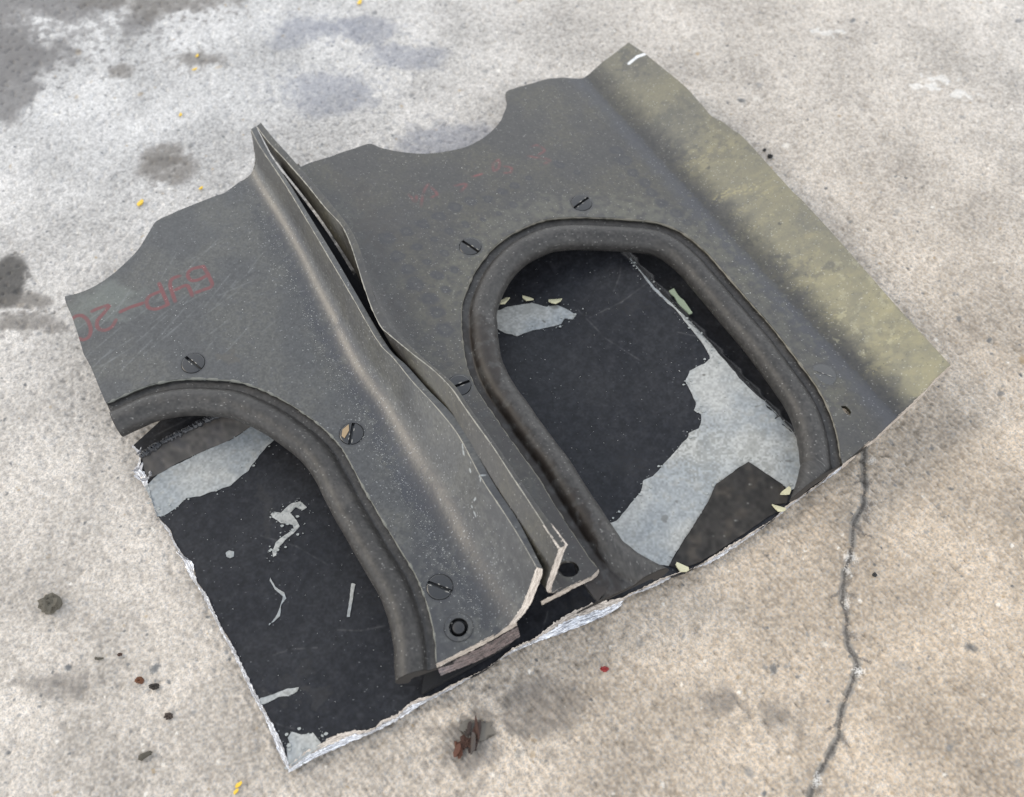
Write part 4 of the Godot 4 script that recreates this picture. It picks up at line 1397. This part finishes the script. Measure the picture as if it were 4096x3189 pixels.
	var ends := flange(fl, P(RIGHT_BASE), h_right, P3(RIGHT_TIP), P3(RIGHT_BACK), -1.0, 0.008, cv)
	var wing := put("flange", fl, m, panel)
	worn_edge(P3(RIGHT_TIP), wing)
	var cut := MB.new()
	flange_end(cut, ends[2], ends[3], 131.0)
	flange_end(cut, ends[0], ends[1], 132.0)
	var worn_a := spline3(P3(RIGHT_TIP), 100).slice(95)
	var worn_b := spline3(P3(RIGHT_BACK), 100).slice(95)
	for i in worn_a.size():
		worn_a[i] += Vector3(-0.0002, 0.0002 - 0.0003 * (4 - i) / 4.0, 0)
		worn_b[i] += Vector3(0.0003, 0.0002 - 0.0003 * (4 - i) / 4.0, 0)
	cut_band(cut, worn_a, worn_b, 0.0002, 134.0, 3)
	for seg in [P(RIGHT_CUT), P(RIGHT_END)]:
		var e := lifted(seg, h_right)
		var e2 := PackedVector3Array()
		for p in e:
			e2.append(p + Vector3(0.0003, -0.0019, 0.0005))
		cut_band(cut, e, e2, 0.0002, 133.0 + seg.size(), 3)
	put("cut_edge", cut, dull, panel)
	var lip := MB.new()
	var lp := PackedVector3Array()
	for p in spline(P(RIGHT_HOLE), 260):
		lp.append(Vector3(p.x, h_right(p) - 0.0005, p.y))
	rod(lip, lp, 0.0005, 0.0005, 6)
	put("worn_lip", lip, mat(Color(0.37, 0.355, 0.315), 0.45), panel)
	var slots := P(RIGHT_SLOT)
	for i in screws.size():
		screw(screws[i], h_right(screws[i]), slots[i], screw_m if i < 3 else m_plain(), 0.00025 if i < 3 else 0.00012)
	# added filler under the flanges, closes the gap and keeps it dark
	var ja := spline(P(LEFT_BEND), 60)
	var jb := spline(P(RIGHT_BASE), 60)
	var rows := []
	var uvs := []
	for i in 59:
		var row := PackedVector3Array()
		var ur := PackedVector2Array()
		for j in 5:
			var p := ja[i].lerp(jb[i], lerpf(-0.12, 1.12, j / 4.0))
			row.append(Vector3(p.x, lerpf(TOP_LEFT, h_right(jb[i]), j / 4.0) - 0.0030 - 0.0015 * sin(PI * j / 4.0) + 0.0140 * maxf(0.0, 1.0 - i / 16.0) * [0.0, 0.0, 0.8, 0.6, 0.1][j], p.y))
			ur.append(skin_cv.uv(p))
		rows.append(row)
		uvs.append(ur)
	var jm := MB.new()
	jm.grid(rows, uvs)
	put("dark_gap_filler", jm, mat(Color(0.13, 0.13, 0.14), 0.6, 0.0, 0.3), fragment)
	var path := P(SEAL_EXT_A)
	path.append_array(P(RIGHT_HOLE))
	path.append_array(P(SEAL_EXT_B))
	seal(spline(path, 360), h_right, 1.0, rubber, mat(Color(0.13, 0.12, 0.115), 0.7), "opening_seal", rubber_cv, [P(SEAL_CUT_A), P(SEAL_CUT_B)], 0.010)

# a pale rubbed line along the upper edge of a flange
func worn_edge(tip: PackedVector3Array, wing: Node3D) -> void:
	var mb := MB.new()
	rod(mb, spline3(tip, 220), 0.00024, 0.00024, 6)
	put("worn_edge", mb, mat(Color(0.50, 0.49, 0.46), 0.4, 0.3), wing.get_parent())

func m_plain() -> StandardMaterial3D:
	return mat(Color(0.27, 0.27, 0.27), 0.45)

# ------------------------------------------------------------------ saw dust of the cut: bright grains lying on every surface
func build_dust() -> void:
	var grain := MB.new()
	var c := [Vector3(0.5, -0.3, 0.1), Vector3(-0.4, -0.3, 0.4), Vector3(-0.2, -0.3, -0.5), Vector3(0.05, 0.5, 0.0)]
	for f in [[0, 1, 2], [0, 1, 3], [1, 2, 3], [2, 0, 3]]:
		grain.flat(c[f[0]], c[f[1]], c[f[2]])
	var where: Array[Transform3D] = []
	var bend := spline(P(LEFT_BEND), 60)
	var base := spline(P(RIGHT_BASE), 60)
	var left_poly := P(LEFT_TOP)
	left_poly.append_array(P(LEFT_BEND)); left_poly.append_array(P(LEFT_END)); left_poly.append_array(rev(P(LEFT_HOLE))); left_poly.append_array(rev(P(LEFT_SIDE)))
	var right_poly := P(RIGHT_TOP)
	right_poly.append_array(P(RIGHT_SIDE)); right_poly.append_array(P(RIGHT_END)); right_poly.append_array(rev(P(RIGHT_HOLE))); right_poly.append_array(rev(P(RIGHT_CUT)))
	for i in 3600:
		var t := sqrt(rng.randf())
		var p := bend[int(t * 59)] + Vector2(-absf(rng.randfn(0.005, 0.006)) , rng.randfn(0.0, 0.004))
		if Geometry2D.is_point_in_polygon(p, left_poly):
			where.append(speck(Vector3(p.x, TOP_LEFT, p.y)))
	for i in 900:
		var p := Vector2(rng.randf_range(-0.17, 0.01), rng.randf_range(-0.11, 0.105))
		if Geometry2D.is_point_in_polygon(p, left_poly):
			where.append(speck(Vector3(p.x, TOP_LEFT, p.y)))
	for i in 900:
		var p := Vector2(rng.randf_range(-0.1, 0.15), rng.randf_range(-0.17, 0.09))
		if Geometry2D.is_point_in_polygon(p, right_poly):
			where.append(speck(Vector3(p.x, h_right(p), p.y)))
	for i in 500:
		var k := rng.randi_range(20, 59)
		var p := base[k] + Vector2(absf(rng.randfn(0.004, 0.005)) + 0.003, rng.randfn(0.0, 0.003))
		if Geometry2D.is_point_in_polygon(p, right_poly):
			where.append(speck(Vector3(p.x, h_right(p), p.y)))
	for i in 900:
		var p := Vector2(rng.randf_range(-0.13, 0.11), rng.randf_range(-0.06, 0.12))
		var on_skin := (p.x > -0.11 + (0.1 - p.y) * -0.2 and p.y > 0.02 and p.y < 0.115 + p.x * -0.15) and p.x < -0.03 or (p.x > 0.0 and p.x < 0.09 and p.y < 0.05)
		if on_skin:
			where.append(speck(Vector3(p.x, h_skin(p), p.y)))
	var mm := MultiMesh.new()
	mm.transform_format = MultiMesh.TRANSFORM_3D
	mm.mesh = grain.mesh()
	mm.instance_count = where.size()
	for i in where.size():
		mm.set_instance_transform(i, where[i])
	var o := MultiMeshInstance3D.new()
	o.name = "metal_dust"
	o.multimesh = mm
	o.material_override = mat(Color(0.82, 0.82, 0.80), 0.35, 0.4)
	o.set_meta("kind", "stuff")
	fragment.add_child(o, true)

func speck(p: Vector3) -> Transform3D:
	var s := 0.00009 + 0.00026 * pow(rng.randf(), 2.2)
	return Transform3D(Basis.from_euler(Vector3(0, rng.randf() * TAU, 0)).scaled(Vector3(s * rng.randf_range(0.7, 1.8), s, s)), p + Vector3(0, s * 0.3, 0))

# ------------------------------------------------------------------ litter on the floor
func loose(called: String, mb: MB, m: Material, at: Vector2, y: float, label: String, category: String, group := "") -> MeshInstance3D:
	var o := put(called, mb, m, self)
	o.position = Vector3(at.x, y, at.y)
	tag(o, label, category, group)
	return o

func build_litter() -> void:
	rng.seed = 4
	var stone := mat(Color(0.33, 0.31, 0.27), 0.8)
	var p := P(PEBBLE)[0]
	loose("pebble", lump(Vector3(0.0032, 0.0026, 0.0032), 3.0, 0.75), stone, p, 0.0018, "dark angular pebble lying left of the fragment's lower cut edge", "pebble")
	var bark := P(BARK)
	var b := Node3D.new()
	b.name = "bark_fragment"
	b.position = Vector3(bark[0].x, 0, bark[0].y)
	add_child(b)
	tag(b, "splintered reddish-brown bark scrap on the concrete below the fragment's bottom edge", "bark")
	var browns := [Color(0.24, 0.15, 0.11), Color(0.17, 0.12, 0.10), Color(0.33, 0.20, 0.14), Color(0.27, 0.24, 0.22)]
	for i in 6:
		var fl := thin_flake(ragged(rng.randf_range(0.002, 0.0045), rng.randf_range(0.0005, 0.0010), 9), 0.0006, rng.randf_range(-0.1, 0.4))
		var o := put("splinter", fl, mat(browns[i % 4], 0.75), b)
		var spread := (bark[1] - bark[0]) * rng.randf_range(-0.25, 1.05)
		o.position = Vector3(spread.x + rng.randf_range(-0.003, 0.003), 0.0006 + 0.0004 * (i % 4), spread.y)
		o.rotation = Vector3(rng.randf_range(-0.15, 0.15), rng.randf_range(1.1, 1.8), rng.randf_range(-0.1, 0.1))
	for i in 5:
		var lm := put("crumb", lump(Vector3(rng.randf_range(0.0014, 0.0030), 0.0007, rng.randf_range(0.0010, 0.0018)), 200.0 + i * 11.0, 0.95), mat(browns[i % 4], 0.85), b)
		var sp := (bark[1] - bark[0]) * rng.randf_range(-0.2, 0.9)
		lm.position = Vector3(sp.x + rng.randf_range(-0.002, 0.003), 0.0005, sp.y)
		lm.rotation.y = rng.randf_range(0.8, 2.0)
	var fl2 := put("husk", thin_flake(ragged(0.0055, 0.0034, 18), 0.0003, 0.1), mat(Color(0.40, 0.38, 0.35), 0.85), b)
	fl2.position = Vector3(bark[2].x - bark[0].x, 0.0004, bark[2].y - bark[0].y) * 0.45
	for k in 2:
		var q := P(TWIG) if k == 0 else P(TWIG_B)
		var pts := PackedVector3Array()
		for a in spline(q, 9):
			pts.append(Vector3(a.x - q[1].x, 0.0007 + absf(rng.randfn(0, 0.0002)), a.y - q[1].y))
		var tw := MB.new()
		rod(tw, pts, 0.0011 if k == 0 else 0.0005, 0.0007 if k == 0 else 0.0003)
		loose("twig", tw, mat(Color(0.25, 0.23, 0.19), 0.7), q[1], 0.0, "short thick grey twig near the bottom left corner" if k == 0 else "thin dark curved twig left of the fragment's lower cut edge", "twig")
	var names := ["rusty brown crumb, upper left of a pair beside the lower cut edge", "blackish crumb, lower right of a pair beside the lower cut edge", "dark brown crumb nearest the fragment's bottom corner on the left", "tiny brown crumb close to the thin curved twig"]
	var cr := P(CRUMB)
	for i in cr.size():
		loose("crumb", lump(Vector3(0.0014, 0.0009, 0.0010) * (0.55 if i == 3 else 1.0), 10.0 + i * 7.0, 0.8), mat([Color(0.36, 0.22, 0.13), Color(0.17, 0.15, 0.13), Color(0.22, 0.18, 0.15), Color(0.24, 0.16, 0.12)][i], 0.8), cr[i], 0.0006, names[i], "crumb", "crumbs left of the fragment")
	var pn := ["larger yellow petal bit near the scalloped grey panel edge", "small yellow petal bit between the dark blotch and the grey panel's top edge", "yellow speck on the upper of the two brown blotches", "greenish yellow speck just below the upper brown blotch", "yellow petal bit at the very top of the picture", "yellow petal bit at the bottom edge of the picture", "tiny yellow bit under the petal at the picture's bottom edge", "yellow speck left of the flange tips on clean concrete"]
	var pt := P(PETAL)
	for i in pt.size():
		var s := 1.0 if i == 0 or i == 4 else 0.55
		var o := loose("petal_bit", thin_flake(ragged(0.0024 * s, 0.0013 * s, 8), 0.0003, 0.25), mat(Color(0.80, 0.66, 0.18), 0.6), pt[i], 0.0004, pn[i], "petal", "yellow petal bits on the concrete")
		o.rotation.y = 0.5 + rng.randf()
	loose("plastic_crumb", lump(Vector3(0.0012, 0.0006, 0.0008), 60.0, 0.8), mat(Color(0.50, 0.12, 0.11), 0.5), P(RED)[0], 0.0004, "tiny red crumb on the concrete below the fragment's bottom edge", "crumb")
	var gn := ["black grit grain beside the yellowish edge strip's rim", "smaller black grain just above the grain at the strip's rim", "dark grain to the right of the crack in the floor"]
	var gt := P(GRIT)
	for i in gt.size():
		loose("grit_grain", lump(Vector3(0.0011, 0.0009, 0.0010) * (1.0 if i == 0 else 0.7), 80.0 + i * 9.0, 0.7), mat(Color(0.15, 0.15, 0.15), 0.7), gt[i], 0.0006, gn[i], "grit", "loose grit grains")
